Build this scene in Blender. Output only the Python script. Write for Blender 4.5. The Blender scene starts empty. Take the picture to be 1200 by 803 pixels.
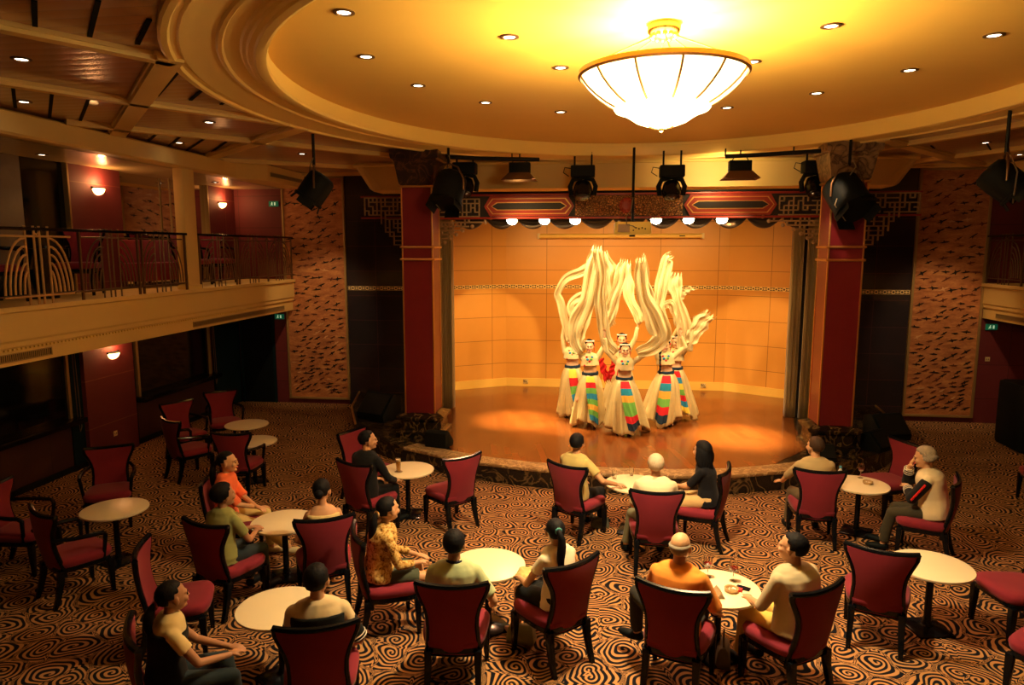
import bpy, bmesh, math, random
from mathutils import Vector, Matrix, noise
V=Vector
R=math.radians
random.seed(7)
scn=bpy.context.scene
col=scn.collection
# ---------------------------------------------------------------- camera
F=812.;CX=600.;CY=401.5;H=3.65
_a=R(7.4);_p=R(7.75)
fw=V((-math.sin(_a)*math.cos(_p),math.cos(_a)*math.cos(_p),-math.sin(_p)))
rt=V((math.cos(_a),math.sin(_a),0)); up=rt.cross(fw)
cam=bpy.data.objects.new('camera',bpy.data.cameras.new('camera')); col.objects.link(cam)
cam.matrix_world=Matrix(((rt.x,up.x,-fw.x,0),(rt.y,up.y,-fw.y,0),(rt.z,up.z,-fw.z,H),(0,0,0,1)))
cam.data.sensor_width=36; cam.data.lens=36*F/1200; cam.data.clip_start=.05; cam.data.clip_end=100
scn.camera=cam
def ray(u,v): return fw+rt*((u-CX)/F)-up*((v-CY)/F)
def aZ(u,v,h):
    d=ray(u,v);t=(h-H)/d.z;return V((d.x*t,d.y*t,h))
def aY(u,v,c):
    d=ray(u,v);t=c/d.y;return V((d.x*t,c,H+d.z*t))
def aX(u,v,c):
    d=ray(u,v);t=c/d.x;return V((c,d.y*t,H+d.z*t))
# ---------------------------------------------------------------- materials
def sock(n,*names):
    for k in names:
        if k in n.inputs: return n.inputs[k]
def pm(name,c,rough=.6,metal=0,spec=.4,emit=None,es=0,coat=0,sheen=0,trans=0,var=0,vscale=6,bump=0,bscale=40,sss=0):
    m=bpy.data.materials.new(name); m.use_nodes=True; nt=m.node_tree; b=nt.nodes['Principled BSDF']
    b.inputs['Base Color'].default_value=(*c,1); b.inputs['Roughness'].default_value=rough; b.inputs['Metallic'].default_value=metal
    b.inputs['Specular IOR Level'].default_value=spec
    b.inputs['Coat Weight'].default_value=coat; b.inputs['Coat Roughness'].default_value=.08
    b.inputs['Sheen Weight'].default_value=sheen
    b.inputs['Transmission Weight'].default_value=trans
    if emit: b.inputs['Emission Color'].default_value=(*emit,1); b.inputs['Emission Strength'].default_value=es
    if var or bump:
        tc=nt.nodes.new('ShaderNodeTexCoord')
    if var:
        nz=nt.nodes.new('ShaderNodeTexNoise'); nz.inputs['Scale'].default_value=vscale; nz.inputs['Detail'].default_value=4
        nt.links.new(tc.outputs['Object'],nz.inputs['Vector'])
        mx=nt.nodes.new('ShaderNodeMix'); mx.data_type='RGBA'
        mx.inputs[6].default_value=(*[x*(1-var) for x in c],1); mx.inputs[7].default_value=(*[min(1,x*(1+var)) for x in c],1)
        nt.links.new(nz.outputs['Fac'],mx.inputs[0]); nt.links.new(mx.outputs[2],b.inputs['Base Color'])
    if bump:
        nz=nt.nodes.new('ShaderNodeTexNoise'); nz.inputs['Scale'].default_value=bscale; nz.inputs['Detail'].default_value=3
        nt.links.new(tc.outputs['Object'],nz.inputs['Vector'])
        bp=nt.nodes.new('ShaderNodeBump'); bp.inputs['Strength'].default_value=bump; bp.inputs['Distance'].default_value=.01
        nt.links.new(nz.outputs['Fac'],bp.inputs['Height']); nt.links.new(bp.outputs['Normal'],b.inputs['Normal'])
    return m
class NB:
    """small node-graph writer"""
    def __init__(s,name,rough=.6,**k):
        s.m=pm(name,(.5,.5,.5),rough,**k); s.nt=s.m.node_tree; s.b=s.nt.nodes['Principled BSDF']; s.tc=s.nt.nodes.new('ShaderNodeTexCoord')
    def l(s,a,b): s.nt.links.new(a,b)
    def math(s,op,a,b=None,c=None):
        n=s.nt.nodes.new('ShaderNodeMath'); n.operation=op
        for i,x in enumerate((a,b,c)):
            if x is None: continue
            if isinstance(x,(int,float)): n.inputs[i].default_value=x
            else: s.l(x,n.inputs[i])
        return n.outputs[0]
    def sep(s,v):
        n=s.nt.nodes.new('ShaderNodeSeparateXYZ'); s.l(v,n.inputs[0]); return n.outputs
    def comb(s,x,y,z):
        n=s.nt.nodes.new('ShaderNodeCombineXYZ')
        for i,q in enumerate((x,y,z)):
            if isinstance(q,(int,float)): n.inputs[i].default_value=q
            else: s.l(q,n.inputs[i])
        return n.outputs[0]
    def mapv(s,v,sc=(1,1,1),loc=(0,0,0),rot=(0,0,0)):
        n=s.nt.nodes.new('ShaderNodeMapping'); s.l(v,n.inputs[0]); n.inputs['Scale'].default_value=sc; n.inputs['Location'].default_value=loc; n.inputs['Rotation'].default_value=rot; return n.outputs[0]
    def noise(s,v,scale=5,detail=3,dist=0,rough=.5):
        n=s.nt.nodes.new('ShaderNodeTexNoise'); n.inputs['Scale'].default_value=scale; n.inputs['Detail'].default_value=detail; n.inputs['Distortion'].default_value=dist; n.inputs['Roughness'].default_value=rough
        s.l(v,n.inputs['Vector']); return n.outputs
    def ramp(s,f,stops):
        n=s.nt.nodes.new('ShaderNodeValToRGB'); e=n.color_ramp.elements
        while len(e)<len(stops): e.new(.5)
        for i,(p,c) in enumerate(stops): e[i].position=p; e[i].color=(*c,1)
        s.l(f,n.inputs[0]); return n.outputs[0]
    def mix(s,f,a,b):
        n=s.nt.nodes.new('ShaderNodeMix'); n.data_type='RGBA'
        for i,x in ((0,f),(6,a),(7,b)):
            if isinstance(x,(int,float)): n.inputs[i].default_value=x
            elif isinstance(x,tuple): n.inputs[i].default_value=(*x,1)
            else: s.l(x,n.inputs[i])
        return n.outputs[2]
    def col(s,c): s.l(c,s.b.inputs['Base Color'])
    def bump(s,h,st=.3,d=.01):
        n=s.nt.nodes.new('ShaderNodeBump'); n.inputs['Strength'].default_value=st; n.inputs['Distance'].default_value=d; s.l(h,n.inputs['Height']); s.l(n.outputs[0],s.b.inputs['Normal'])
def m_carpet():
    n=NB('carpet_swirls',.95,spec=.1)
    pos=n.tc.outputs['Object']
    w=n.noise(pos,1.7,2)[1]
    wm=n.nt.nodes.new('ShaderNodeVectorMath'); wm.operation='SUBTRACT'; n.l(w,wm.inputs[0]); wm.inputs[1].default_value=(.5,.5,.5)
    ws=n.nt.nodes.new('ShaderNodeVectorMath'); ws.operation='SCALE'; n.l(wm.outputs[0],ws.inputs[0]); ws.inputs['Scale'].default_value=.36
    ad=n.nt.nodes.new('ShaderNodeVectorMath'); ad.operation='ADD'; n.l(pos,ad.inputs[0]); n.l(ws.outputs[0],ad.inputs[1])
    vo=n.nt.nodes.new('ShaderNodeTexVoronoi'); vo.voronoi_dimensions='2D'; vo.feature='SMOOTH_F1'; vo.inputs['Scale'].default_value=3.1; vo.inputs['Smoothness'].default_value=.22; vo.inputs['Randomness'].default_value=.9
    n.l(ad.outputs[0],vo.inputs['Vector'])
    # direction to the nearest centre
    df=n.nt.nodes.new('ShaderNodeVectorMath'); df.operation='SUBTRACT'
    n.l(ad.outputs[0],df.inputs[0]); n.l(vo.outputs['Position'],df.inputs[1])
    x,y,z=n.sep(df.outputs[0])
    an=n.math('ARCTAN2',y,x)
    cx,cy,cz=n.sep(vo.outputs['Color'])
    sg=n.math('SIGN',n.math('SUBTRACT',cx,.5))
    ds=n.math('SQRT',n.math('ADD',n.math('MULTIPLY',x,x),n.math('MULTIPLY',y,y)))
    ph=n.math('ADD',n.math('MULTIPLY',ds,124.),n.math('MULTIPLY',an,sg))
    s=n.math('SINE',ph)
    f=n.math('SMOOTH_MIN',1,n.math('SMOOTH_MAX',0,n.math('MULTIPLY_ADD',s,2.2,.22),.1),.1)
    big=n.noise(pos,.7,2)[0]
    lc=n.mix(big,(.38,.19,.075),(.54,.285,.115))
    n.col(n.mix(f,(.006,.007,.012),lc))
    n.bump(n.noise(pos,160,2)[0],.4,.004)
    return n.m
def m_wood():
    n=NB('stage_planks',.24,spec=.5,coat=.25)
    pos=n.tc.outputs['Object']
    br=n.nt.nodes.new('ShaderNodeTexBrick'); br.inputs['Scale'].default_value=1; br.inputs['Brick Width'].default_value=1.1; br.inputs['Row Height'].default_value=.11; br.inputs['Mortar Size'].default_value=.003
    br.inputs['Color1'].default_value=(.20,.050,.009,1); br.inputs['Color2'].default_value=(.28,.075,.014,1); br.inputs['Mortar'].default_value=(.10,.03,.01,1)
    n.l(n.mapv(pos,rot=(0,0,R(78))),br.inputs['Vector'])
    g=n.noise(n.mapv(pos,sc=(9,.8,1),rot=(0,0,R(-12))),2,3)[0]
    n.col(n.mix(n.math('MULTIPLY',g,.15),br.outputs['Color'],(.16,.045,.012)))
    n.l(n.math('MULTIPLY_ADD',g,.08,.20),n.b.inputs['Roughness'])
    return n.m
def m_marble(name,a,b,vein,sc=2.2,rough=.22,th=.06):
    n=NB(name,rough,spec=.5)
    pos=n.tc.outputs['Object']
    q=n.noise(pos,sc,6,1.6)[0]
    v=n.math('ABSOLUTE',n.math('SUBTRACT',q,.5))
    f=n.ramp(v,[(0,(1,1,1)),(th*.35,(.5,.5,.5)),(th,(0,0,0))])
    base=n.mix(n.noise(pos,sc*2.5,4)[0],a,b)
    n.col(n.mix(f,base,vein)); return n.m
def m_tiles(name,c1,c2,groove,w,h,rough=.35,off=(0,0,0),plane='xz',gw=.012,coat=0,gloss=None):
    n=NB(name,rough,spec=.4,coat=coat)
    x,y,z=n.sep(n.mapv(n.tc.outputs['Object'],loc=off))
    if plane=='yz': x=y
    if plane=='xy': z=y
    gx=n.math('ABSOLUTE',n.math('SUBTRACT',n.math('FRACT',n.math('DIVIDE',x,w)),.5))
    gz=n.math('ABSOLUTE',n.math('SUBTRACT',n.math('FRACT',n.math('DIVIDE',z,h)),.5))
    g=n.math('MAXIMUM',n.math('GREATER_THAN',gx,.5-gw/w/2),n.math('GREATER_THAN',gz,.5-gw/h/2))
    wn=n.nt.nodes.new('ShaderNodeTexWhiteNoise')
    n.l(n.comb(n.math('FLOOR',n.math('DIVIDE',x,w)),n.math('FLOOR',n.math('DIVIDE',z,h)),0),wn.inputs['Vector'])
    base=n.mix(n.math('ADD',n.math('MULTIPLY',wn.outputs['Value'],.5),n.math('MULTIPLY',n.noise(n.tc.outputs['Object'],4,3)[0],.5)),c1,c2)
    n.col(n.mix(g,base,groove)); n.bump(n.math('SUBTRACT',1,g),.25,.004); return n.m
def m_chain(name,bg,gold,per=.17,hgt=.085,plane='x'):
    n=NB(name,.4,spec=.5)
    x,y,z=n.sep(n.tc.outputs['Generated']) if False else n.sep(n.tc.outputs['Object'])
    u=n.math('SUBTRACT',n.math('FRACT',n.math('DIVIDE',x,per)),.5); u=n.math('MULTIPLY',u,per)
    z0=n.math('SUBTRACT',z,2.74)
    def ring(dx,r,t):
        a=n.math('SUBTRACT',u,dx)
        d=n.math('SQRT',n.math('ADD',n.math('MULTIPLY',a,a),n.math('MULTIPLY',z0,z0)))
        return n.math('LESS_THAN',n.math('ABSOLUTE',n.math('SUBTRACT',d,r)),t)
    f=n.math('MAXIMUM',ring(0,.032,.009),n.math('MAXIMUM',ring(per/2,.016,.007),ring(-per/2,.016,.007)))
    bar=n.math('MULTIPLY',n.math('LESS_THAN',n.math('ABSOLUTE',z0),.006),n.math('GREATER_THAN',n.math('ABSOLUTE',u),.035))
    ed=n.math('GREATER_THAN',n.math('ABSOLUTE',z0),hgt/2-.006)
    f=n.math('MAXIMUM',n.math('MAXIMUM',f,bar),ed)
    n.col(n.mix(f,bg,gold)); return n.m
M={}
M['carpet']=m_carpet(); M['planks']=m_wood()
M['marble_dark']=m_marble('black_gold_marble',(.005,.006,.007),(.016,.012,.009),(.17,.105,.045),2.6,.22,.045)
M['marble_brown']=m_marble('brown_marble',(.16,.085,.035),(.42,.27,.13),(.7,.52,.28),5,.3)
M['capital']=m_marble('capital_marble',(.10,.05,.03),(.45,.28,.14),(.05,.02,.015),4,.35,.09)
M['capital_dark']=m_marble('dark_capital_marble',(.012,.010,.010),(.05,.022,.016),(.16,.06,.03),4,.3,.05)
M['cream']=pm('cream_paint',(.80,.56,.19),.55,var=.04,vscale=2)
M['cream2']=pm('dome_paint',(.78,.50,.13),.6,var=.05,vscale=1.2)
M['cream_trim']=pm('cream_moulding',(.88,.63,.19),.4)
M['slat']=None
def m_slats(name,c,g,w,rough,axis=1):
    n=NB(name,rough,spec=.5,coat=.5)
    s=n.sep(n.tc.outputs['Object']); y=s[axis]
    fr=n.math('FRACT',n.math('DIVIDE',y,w))
    gg=n.math('GREATER_THAN',fr,.93)
    n.col(n.mix(gg,n.mix(n.noise(n.tc.outputs['Object'],1.5,3)[0],tuple(k*.8 for k in c),tuple(k*1.2 for k in c)),g))
    n.bump(n.math('SINE',n.math('MULTIPLY',fr,3.1416)),.15,.02); return n.m
M['slat']=m_slats('brown_ceiling_slats',(.50,.265,.13),(.32,.17,.09),.17,.28)
M['slat_light']=m_slats('pale_ceiling_slats',(.62,.52,.25),(.25,.20,.10),.12,.32,1)
M['slot']=pm('dark_ceiling_slot',(.004,.008,.010),.8,spec=.1)
M['stage_tile']=m_tiles('stage_wall_tile',(.60,.26,.045),(.68,.31,.06),(.28,.11,.02),1.33,.565,.42,off=(.35,0,.26))
M['stage_base']=pm('stage_skirting',(.76,.46,.10),.45)
M['dark_tile']=m_tiles('dark_navy_tile',(.016,.018,.024),(.035,.022,.028),(.07,.03,.035),.72,.565,.12,off=(.1,0,.26),coat=.3,gw=.01)
M['chain_gold']=m_chain('chain_band_gold',(.10,.055,.02),(.85,.62,.25))
M['chain_dull']=m_chain('chain_band_dull',(.02,.018,.014),(.80,.62,.30))
M['red_wall']=m_tiles('burgundy_panel_wall',(.11,.016,.021),(.15,.022,.026),(.06,.012,.012),1.4,.72,.6,off=(0,0,.2))
M['red_wall_y']=m_tiles('burgundy_panel_side',(.11,.016,.022),(.14,.022,.027),(.22,.07,.04),3.0,.82,.65,off=(0,0,.2),plane='yz')
M['column']=pm('column_crimson',(.19,.016,.026),.36,coat=.2,var=.08,vscale=3)
M['gold']=pm('gold_trim',(.72,.40,.13),.35,metal=.75)
M['gold_frame']=pm('dull_gold_frame',(.42,.29,.12),.4,metal=.5)
M['brass']=pm('brass',(.85,.60,.25),.25,metal=1)
M['wainscot']=m_tiles('dark_wood_wainscot',(.040,.014,.016),(.055,.020,.020),(.02,.01,.012),1.2,1.1,.4,plane='yz')
M['teal_dark']=pm('dark_teal_shade',(.005,.018,.024),.7,spec=.1)  # teal shadow tone put into the colour of the dim left walls
M['black_glass']=pm('night_window_glass',(.002,.004,.005),.08,spec=.4)
M['black']=pm('matt_black',(.004,.007,.009),.6,spec=.12)  # faint teal of the shadows mixed into the blacks
M['black_gloss']=pm('black_lacquer',(.004,.005,.007),.18,spec=.22)
M['black_metal']=pm('black_steel',(.006,.008,.009),.45,spec=.15)
M['grey_metal']=pm('grey_cable',(.25,.22,.16),.4,metal=.5)
M['bronze']=pm('bronze_rail',(.16,.09,.045),.4,metal=.6)
M['bronze_lit']=pm('bronze_rail_lit',(.66,.40,.16),.4,metal=.3)  # stands for the bronze in brighter light, put into the colour
M['velvet']=pm('burgundy_velvet',(.205,.017,.034),.8,sheen=.12,var=.12,vscale=5,spec=.15)
M['velvet_dark']=pm('shaded_velvet',(.13,.022,.035),.8,sheen=.2,var=.12,vscale=5)  # same burgundy velvet darkened as in dim light; unused
M['table_top']=pm('cream_laminate',(.80,.72,.50),.30)
M['lens']=pm('lamp_lens',(1,.9,.7),.3,emit=(1,.78,.45),es=30)
M['lens_small']=pm('downlight_lens',(1,.9,.7),.3,emit=(1,.86,.60),es=9)
M['lens_dark']=pm('unlit_lens',(.01,.015,.025),.05,spec=.8)
M['bowl']=pm('frosted_bowl_glass',(.9,.75,.45),.4,emit=(1,.80,.40),es=3.6)
M['bowl_low']=pm('frosted_lower_glass',(.9,.75,.45),.4,emit=(1,.80,.40),es=5.0)
M['sconce']=pm('sconce_glass',(1,.7,.4),.4,emit=(1,.50,.16),es=9)
M['exit']=pm('exit_sign_green',(.01,.20,.09),.4,emit=(.02,.45,.22),es=.06)
M['white_sym']=pm('sign_symbol',(.8,.9,.7),.5,emit=(.6,.9,.5),es=.35)
M['frieze_red']=pm('frieze_red',(.30,.03,.018),.4)
M['frieze_dark']=pm('frieze_dark',(.015,.010,.010),.5)
M['frieze_carve']=None
def m_carve():
    n=NB('carved_relief',.5)
    p=n.tc.outputs['Object']
    v=n.nt.nodes.new('ShaderNodeTexVoronoi'); v.feature='DISTANCE_TO_EDGE'; v.inputs['Scale'].default_value=26; n.l(p,v.inputs['Vector'])
    f=n.ramp(v.outputs['Distance'],[(0,(0,0,0)),(.06,(.2,.2,.2)),(.18,(1,1,1))])
    n.col(n.mix(f,(.06,.02,.01),n.mix(n.noise(p,9,2)[0],(.42,.10,.04),(.58,.36,.13)))); n.bump(v.outputs['Distance'],.9,.05); return n.m
M['frieze_carve']=m_carve()
M['lattice']=pm('lattice_wood',(.42,.27,.13),.45)
M['swag']=pm('dark_swag_cloth',(.085,.055,.035),.8,sheen=.2)
M['curtain']=pm('olive_curtain',(.34,.25,.12),.7,sheen=.3)
M['curtain_dark']=pm('charcoal_curtain',(.018,.018,.018),.8)
def m_copper():
    n=NB('copper_leaf_panel',.42,metal=.15)
    p=n.tc.outputs['Object']
    q=n.noise(n.mapv(p,sc=(1.2,1,4)),2.5,5,.6)[0]
    q2=n.noise(n.mapv(p,sc=(2,1,7)),9,4)[0]
    n.col(n.ramp(n.math('ADD',n.math('MULTIPLY',q,.65),n.math('MULTIPLY',q2,.35)),[(.3,(.28,.10,.045)),(.5,(.48,.19,.075)),(.66,(.64,.30,.11)),(.8,(.74,.42,.17))])); return n.m
M['copper']=m_copper()
M['bird_dark']=pm('bird_mark_black',(.012,.010,.010),.5)
M['bird_red']=pm('bird_mark_umber',(.13,.035,.02),.5)
M['bird_pale']=pm('bird_mark_pale',(.62,.34,.16),.4)
M['mirror']=pm('wall_mirror',(.75,.72,.66),.03,metal=1)
M['plaster_dark']=pm('taupe_roller_blind',(.17,.12,.075),.8,var=.2,vscale=4)
M['outlet']=pm('outlet_plate',(.62,.45,.22),.5)
M['proj']=pm('projector_shell',(.85,.68,.16),.45)
M['white_plastic']=pm('white_plastic',(.75,.55,.3),.5)
def obj(name,me,parent=None,mat=None):
    o=bpy.data.objects.new(name,me); col.objects.link(o)
    if parent: o.parent=parent
    if mat is not None:
        ix=[p.material_index for p in me.polygons] if isinstance(mat,(list,tuple)) else None
        me.materials.clear()
        for q in (mat if isinstance(mat,(list,tuple)) else [mat]): me.materials.append(q)
        if ix: me.polygons.foreach_set('material_index',ix)
    return o
def tag(o,label=None,cat=None,group=None,kind=None):
    if label: o['label']=label
    if cat: o['category']=cat
    if group: o['group']=group
    if kind: o['kind']=kind
    return o
def empty(name,label,cat,loc=(0,0,0),rz=0,group=None):
    o=bpy.data.objects.new(name,None); col.objects.link(o); o.location=loc; o.rotation_euler=(0,0,rz); o.empty_display_size=.1
    return tag(o,label,cat,group)
def dup(root,loc,rz,label=None,group=None):
    def cp(o,par):
        c=o.copy(); col.objects.link(c); c.parent=par
        for ch in kids.get(o,[]): cp(ch,c)
        return c
    kids={}
    for q in list(col.objects):
        if q.parent: kids.setdefault(q.parent,[]).append(q)
    r=cp(root,None); r.location=loc; r.rotation_euler=(0,0,rz)
    if label: r['label']=label
    if group: r['group']=group
    return r
class MB:
    def __init__(s): s.v=[];s.f=[];s.mi=[]
    def add(s,vs,fs,mi=0):
        o=len(s.v); s.v+= [V(q) for q in vs]; s.f+=[tuple(i+o for i in f) for f in fs]; s.mi+=[mi]*len(fs); return s
    def box(s,c,size,rz=0,mi=0,rot=None):
        hx,hy,hz=[q/2 for q in size]
        vs=[V((x,y,z)) for x in(-hx,hx) for y in(-hy,hy) for z in(-hz,hz)]
        m=rot if rot else Matrix.Rotation(rz,3,'Z')
        vs=[m@q+V(c) for q in vs]
        return s.add(vs,[(0,1,3,2),(4,6,7,5),(0,4,5,1),(2,3,7,6),(0,2,6,4),(1,5,7,3)],mi)
    def bb(s,a,b,mi=0): 
        return s.box([(p+q)/2 for p,q in zip(a,b)],[abs(q-p) for p,q in zip(a,b)],0,mi)
    def loft(s,rings,closed=True,cap=True,mi=0):
        n=len(rings[0]); vs=[p for r in rings for p in r]; fs=[]
        for i in range(len(rings)-1):
            for j in range(n if closed else n-1):
                k=(j+1)%n; fs.append((i*n+j,i*n+k,(i+1)*n+k,(i+1)*n+j))
        if cap and closed: fs.append(tuple(range(n-1,-1,-1))); fs.append(tuple((len(rings)-1)*n+j for j in range(n)))
        return s.add(vs,fs,mi)
    def tube(s,pts,r,n=8,mi=0,cap=True,flat=1,closed=False):
        pts=[V(p) for p in pts]; N=len(pts)
        rs=r if isinstance(r,(list,tuple)) else [r]*N
        t0=(pts[1]-pts[0]).normalized(); u=t0.orthogonal().normalized(); rings=[]
        for i,p in enumerate(pts):
            if closed: t=(pts[(i+1)%N]-pts[i-1]).normalized()
            else: t=(pts[min(i+1,N-1)]-pts[max(i-1,0)]).normalized()
            u=(u-t*u.dot(t)); u=u.normalized() if u.length>1e-6 else t.orthogonal().normalized()
            w=t.cross(u)
            rings.append([p+(u*math.cos(2*math.pi*k/n)+w*math.sin(2*math.pi*k/n)*flat)*rs[i] for k in range(n)])
        if closed: rings.append(rings[0]); return s.loft(rings,True,False,mi)
        return s.loft(rings,True,cap,mi)
    def cap_tube(s,a,b,ra,rb,n=12):
        """capsule with round ends"""
        a=V(a);b=V(b);d=(b-a); L=d.length; t=d/L if L>1e-6 else V((0,0,1)); pts=[];rs=[]
        for k in range(4): 
            q=math.pi/2*(k/4); pts.append(a-t*ra*math.cos(q)); rs.append(max(ra*math.sin(q),.001))
        pts.append(a);rs.append(ra);pts.append(b);rs.append(rb)
        for k in range(1,5):
            q=math.pi/2*(k/4); pts.append(b+t*rb*math.sin(q)); rs.append(max(rb*math.cos(q),.001))
        return s.tube(pts,rs,n)
    def lathe(s,prof,n=24,c=(0,0,0),mi=0,sx=1,sy=1,a0=0,cap=True):
        c=V(c); rings=[[c+V((r*math.cos(a0+2*math.pi*k/n)*sx,r*math.sin(a0+2*math.pi*k/n)*sy,z)) for k in range(n)] for r,z in prof]
        return s.loft(rings,True,cap,mi)
    def ell(s,c,r,mat=None,n=14,m=9):
        c=V(c); rings=[]
        for i in range(m+1):
            q=math.pi*(i/m); q=min(max(q,.03),math.pi-.03)
            ring=[]
            for k in range(n):
                p=V((r[0]*math.sin(q)*math.cos(2*math.pi*k/n),r[1]*math.sin(q)*math.sin(2*math.pi*k/n),-r[2]*math.cos(q)))
                if mat: p=mat@p
                ring.append(c+p)
            rings.append(ring)
        return s.loft(rings)
    def prism(s,poly,depth_vec,mi=0):
        d=V(depth_vec); a=[V(p) for p in poly]; b=[p+d for p in a]; return s.loft([a,b],mi=mi)
    def mesh(s,name,smooth=True,auto=40):
        me=bpy.data.meshes.new(name); me.from_pydata([tuple(q) for q in s.v],[],s.f)
        bm=bmesh.new(); bm.from_mesh(me); bmesh.ops.recalc_face_normals(bm,faces=bm.faces[:]); bm.to_mesh(me); bm.free()
        for i,p in enumerate(me.polygons): p.use_smooth=smooth; p.material_index=s.mi[i]
        if smooth:
            try: me.set_sharp_from_angle(angle=R(auto))
            except Exception: pass
        return me
    def build(s,name,mat,parent=None,smooth=True,bevel=0,xf=None,auto=40):
        if xf is not None: s.v=[xf@q for q in s.v]
        me=s.mesh(name,smooth,auto)
        if bevel:
            bm=bmesh.new(); bm.from_mesh(me)
            ed=[e for e in bm.edges if len(e.link_faces)==2 and e.calc_face_angle(0)>R(50)]
            bmesh.ops.bevel(bm,geom=ed,offset=bevel,segments=2,affect='EDGES',profile=.6); bm.to_mesh(me); bm.free()
            for p in me.polygons: p.use_smooth=True
            me.set_sharp_from_angle(angle=R(auto))
        return obj(name,me,parent,mat)
def struct(o): o['kind']='structure'; return o
# ================================================================ THE ROOM
FL=(-8.6,9.35,-2.5,15.4)   # x0 x1 y0 y1
CZ=5.33
struct(MB().bb((-8.7,-2.5,-.1),(9.45,15.5,0)).build('floor',M['carpet'],smooth=False))
# --- ceiling with an oval opening
EO=(.45,8.2,4.75,5.2); EI=(.60,8.2,4.05,4.55)
def ell_pt(e,t,off=0): return (e[0]+(e[2]-off)*math.cos(t), e[1]+(e[3]-off)*math.sin(t))
N=96
def rect_hit(cx,cy,t,x0,x1,y0,y1):
    c,s=math.cos(t),math.sin(t); k=1e9
    if c>1e-9:k=min(k,(x1-cx)/c)
    if c<-1e-9:k=min(k,(x0-cx)/c)
    if s>1e-9:k=min(k,(y1-cy)/s)
    if s<-1e-9:k=min(k,(y0-cy)/s)
    return (cx+c*k,cy+s*k)
mb=MB()
for zz,flip in ((CZ,0),(CZ+.06,1)):
    inner=[(*ell_pt(EO,2*math.pi*k/N,.05),zz) for k in range(N)]
    outer=[(*rect_hit(EO[0],EO[1],2*math.pi*k/N,-8.7,9.45,-2.5,15.5),zz) for k in range(N)]
    mb.loft([inner,outer],True,False)
struct(mb.build('ceiling',M['slat'],smooth=False))
# recessed oval field
mb=MB(); c=V((EI[0],EI[1],5.485))
ring=[(*ell_pt(EI,2*math.pi*k/N,-.12),5.485) for k in range(N)]
mb.loft([ring,[(x,y,5.56) for x,y,z in ring]])
struct(mb.build('ceiling_recess',M['cream2'],smooth=False)).name='ceiling'
# stepped oval moulding
prof=[(0,5.34),(0,5.275),(.02,5.262),(.06,5.262),(.075,5.285),(.11,5.292),(.13,5.28),(.36,5.318),(.375,5.300),(.40,5.296),(.415,5.316),(.52,5.330),(.535,5.312),(.56,5.308),(.575,5.290),(.61,5.284),(.625,5.268),(.675,5.262),(.70,5.272),(.71,5.30),(.705,5.43),(.68,5.435),(.68,5.49)]
rings=[]
for o,z in prof:
    f=o/.70
    e=[EO[0]*(1-f)+EI[0]*f,EO[1],EO[2]*(1-f)+EI[2]*f,EO[3]*(1-f)+EI[3]*f]
    rings.append([(*ell_pt(e,2*math.pi*k/N),z) for k in range(N)])
mb=MB().loft(rings,True,False)
struct(mb.build('trim_1',M['cream_trim'],auto=25))
# --- ceiling beams
def beam(p,q,w,h,z=CZ,mat=None,name='trim_2'):
    ins=lambda s:((s[0]-EO[0])/(EO[2]-.06))**2+((s[1]-EO[1])/(EO[3]-.06))**2<1
    P_=[(p[0]+(q[0]-p[0])*k/60,p[1]+(q[1]-p[1])*k/60) for k in range(61)]; P_=[s for s in P_ if not ins(s)]; p,q=P_[0],P_[-1]
    p=V((*p,0));q=V((*q,0));d=(q-p).normalized();n=V((-d.y,d.x,0))*w/2
    mb=MB()
    prof=[(-1,z+.02),(-1,z-h*.5),(-.86,z-h*.55),(-.8,z-h),(.8,z-h),(.86,z-h*.55),(1,z-h*.5),(1,z+.02)]
    mb.loft([[e+n*a+V((0,0,b)) for a,b in prof] for e in (p,q)])
    return struct(mb.build(name,mat or M['cream'],smooth=False))
bi=2
for p,q,w in (((-5.4,3.5),(-3.5,6.5),.15),((-6.9,5.0),(-5.35,7.5),.15),((-5.35,7.5),(-3.72,9.68),.15),((-7.05,8.6),(-6.61,9.17),.15),((-6.61,9.17),(-5.37,10.48),.15),((-5.37,10.48),(-4.0,12.1),.15),((-7.22,12.51),(-4.6,14.4),.15),((-4.0,12.1),(-2.6,13.6),.15),
    ((-3.3,5.35),(-7.1,9.65),.26),((-3.8,9.05),(-7.1,12.1),.26),((-3.0,11.7),(-4.9,15.2),.22),
    ((6.4,8.6),(4.4,12.9),.15),((8.2,10.4),(5.7,14.9),.15),((4.2,11.5),(7.7,15.6),.24),((5.0,9.5),(8.6,12.6),.26),((7.9,7.6),(6.4,8.6),.15),((-7.7,15.28),(-4.7,15.28),.14),((5.4,15.28),(7.9,15.28),.14)):
    bi+=1; beam(p,q,w,.07,name='trim_%d'%bi)
# dark slots between the ceiling boards
sb=MB()
for a,b in (((40,0),(41,30)),((115,0),(105,42)),((175,22),(161,51)),((216,75),(184,112)),((246,97),(223,117)),((275,112),(259,122)),((300,122),(294,127)),((15,101),(18,126)),((61,107),(58,137)),((105,113),(94,141)),((153,153),(147,159)),((183,157),(174,165)),((211,160),(198,171)),((240,162),(219,176)),((265,166),(248,178))):
    p=aZ(*a,CZ-.004);q=aZ(*b,CZ-.004);d=(q-p).normalized();n=V((-d.y,d.x,0))*.018
    sb.prism([p-n,p+n,q+n,q-n],(0,0,-.01))
for k in range(5):
    sb.box((5.6+k*.75,13.0-k*.2,CZ-.008),(.025,1.1,.01),R(-30))
struct(sb.build('trim_30',M['slot'],smooth=False))
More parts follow.
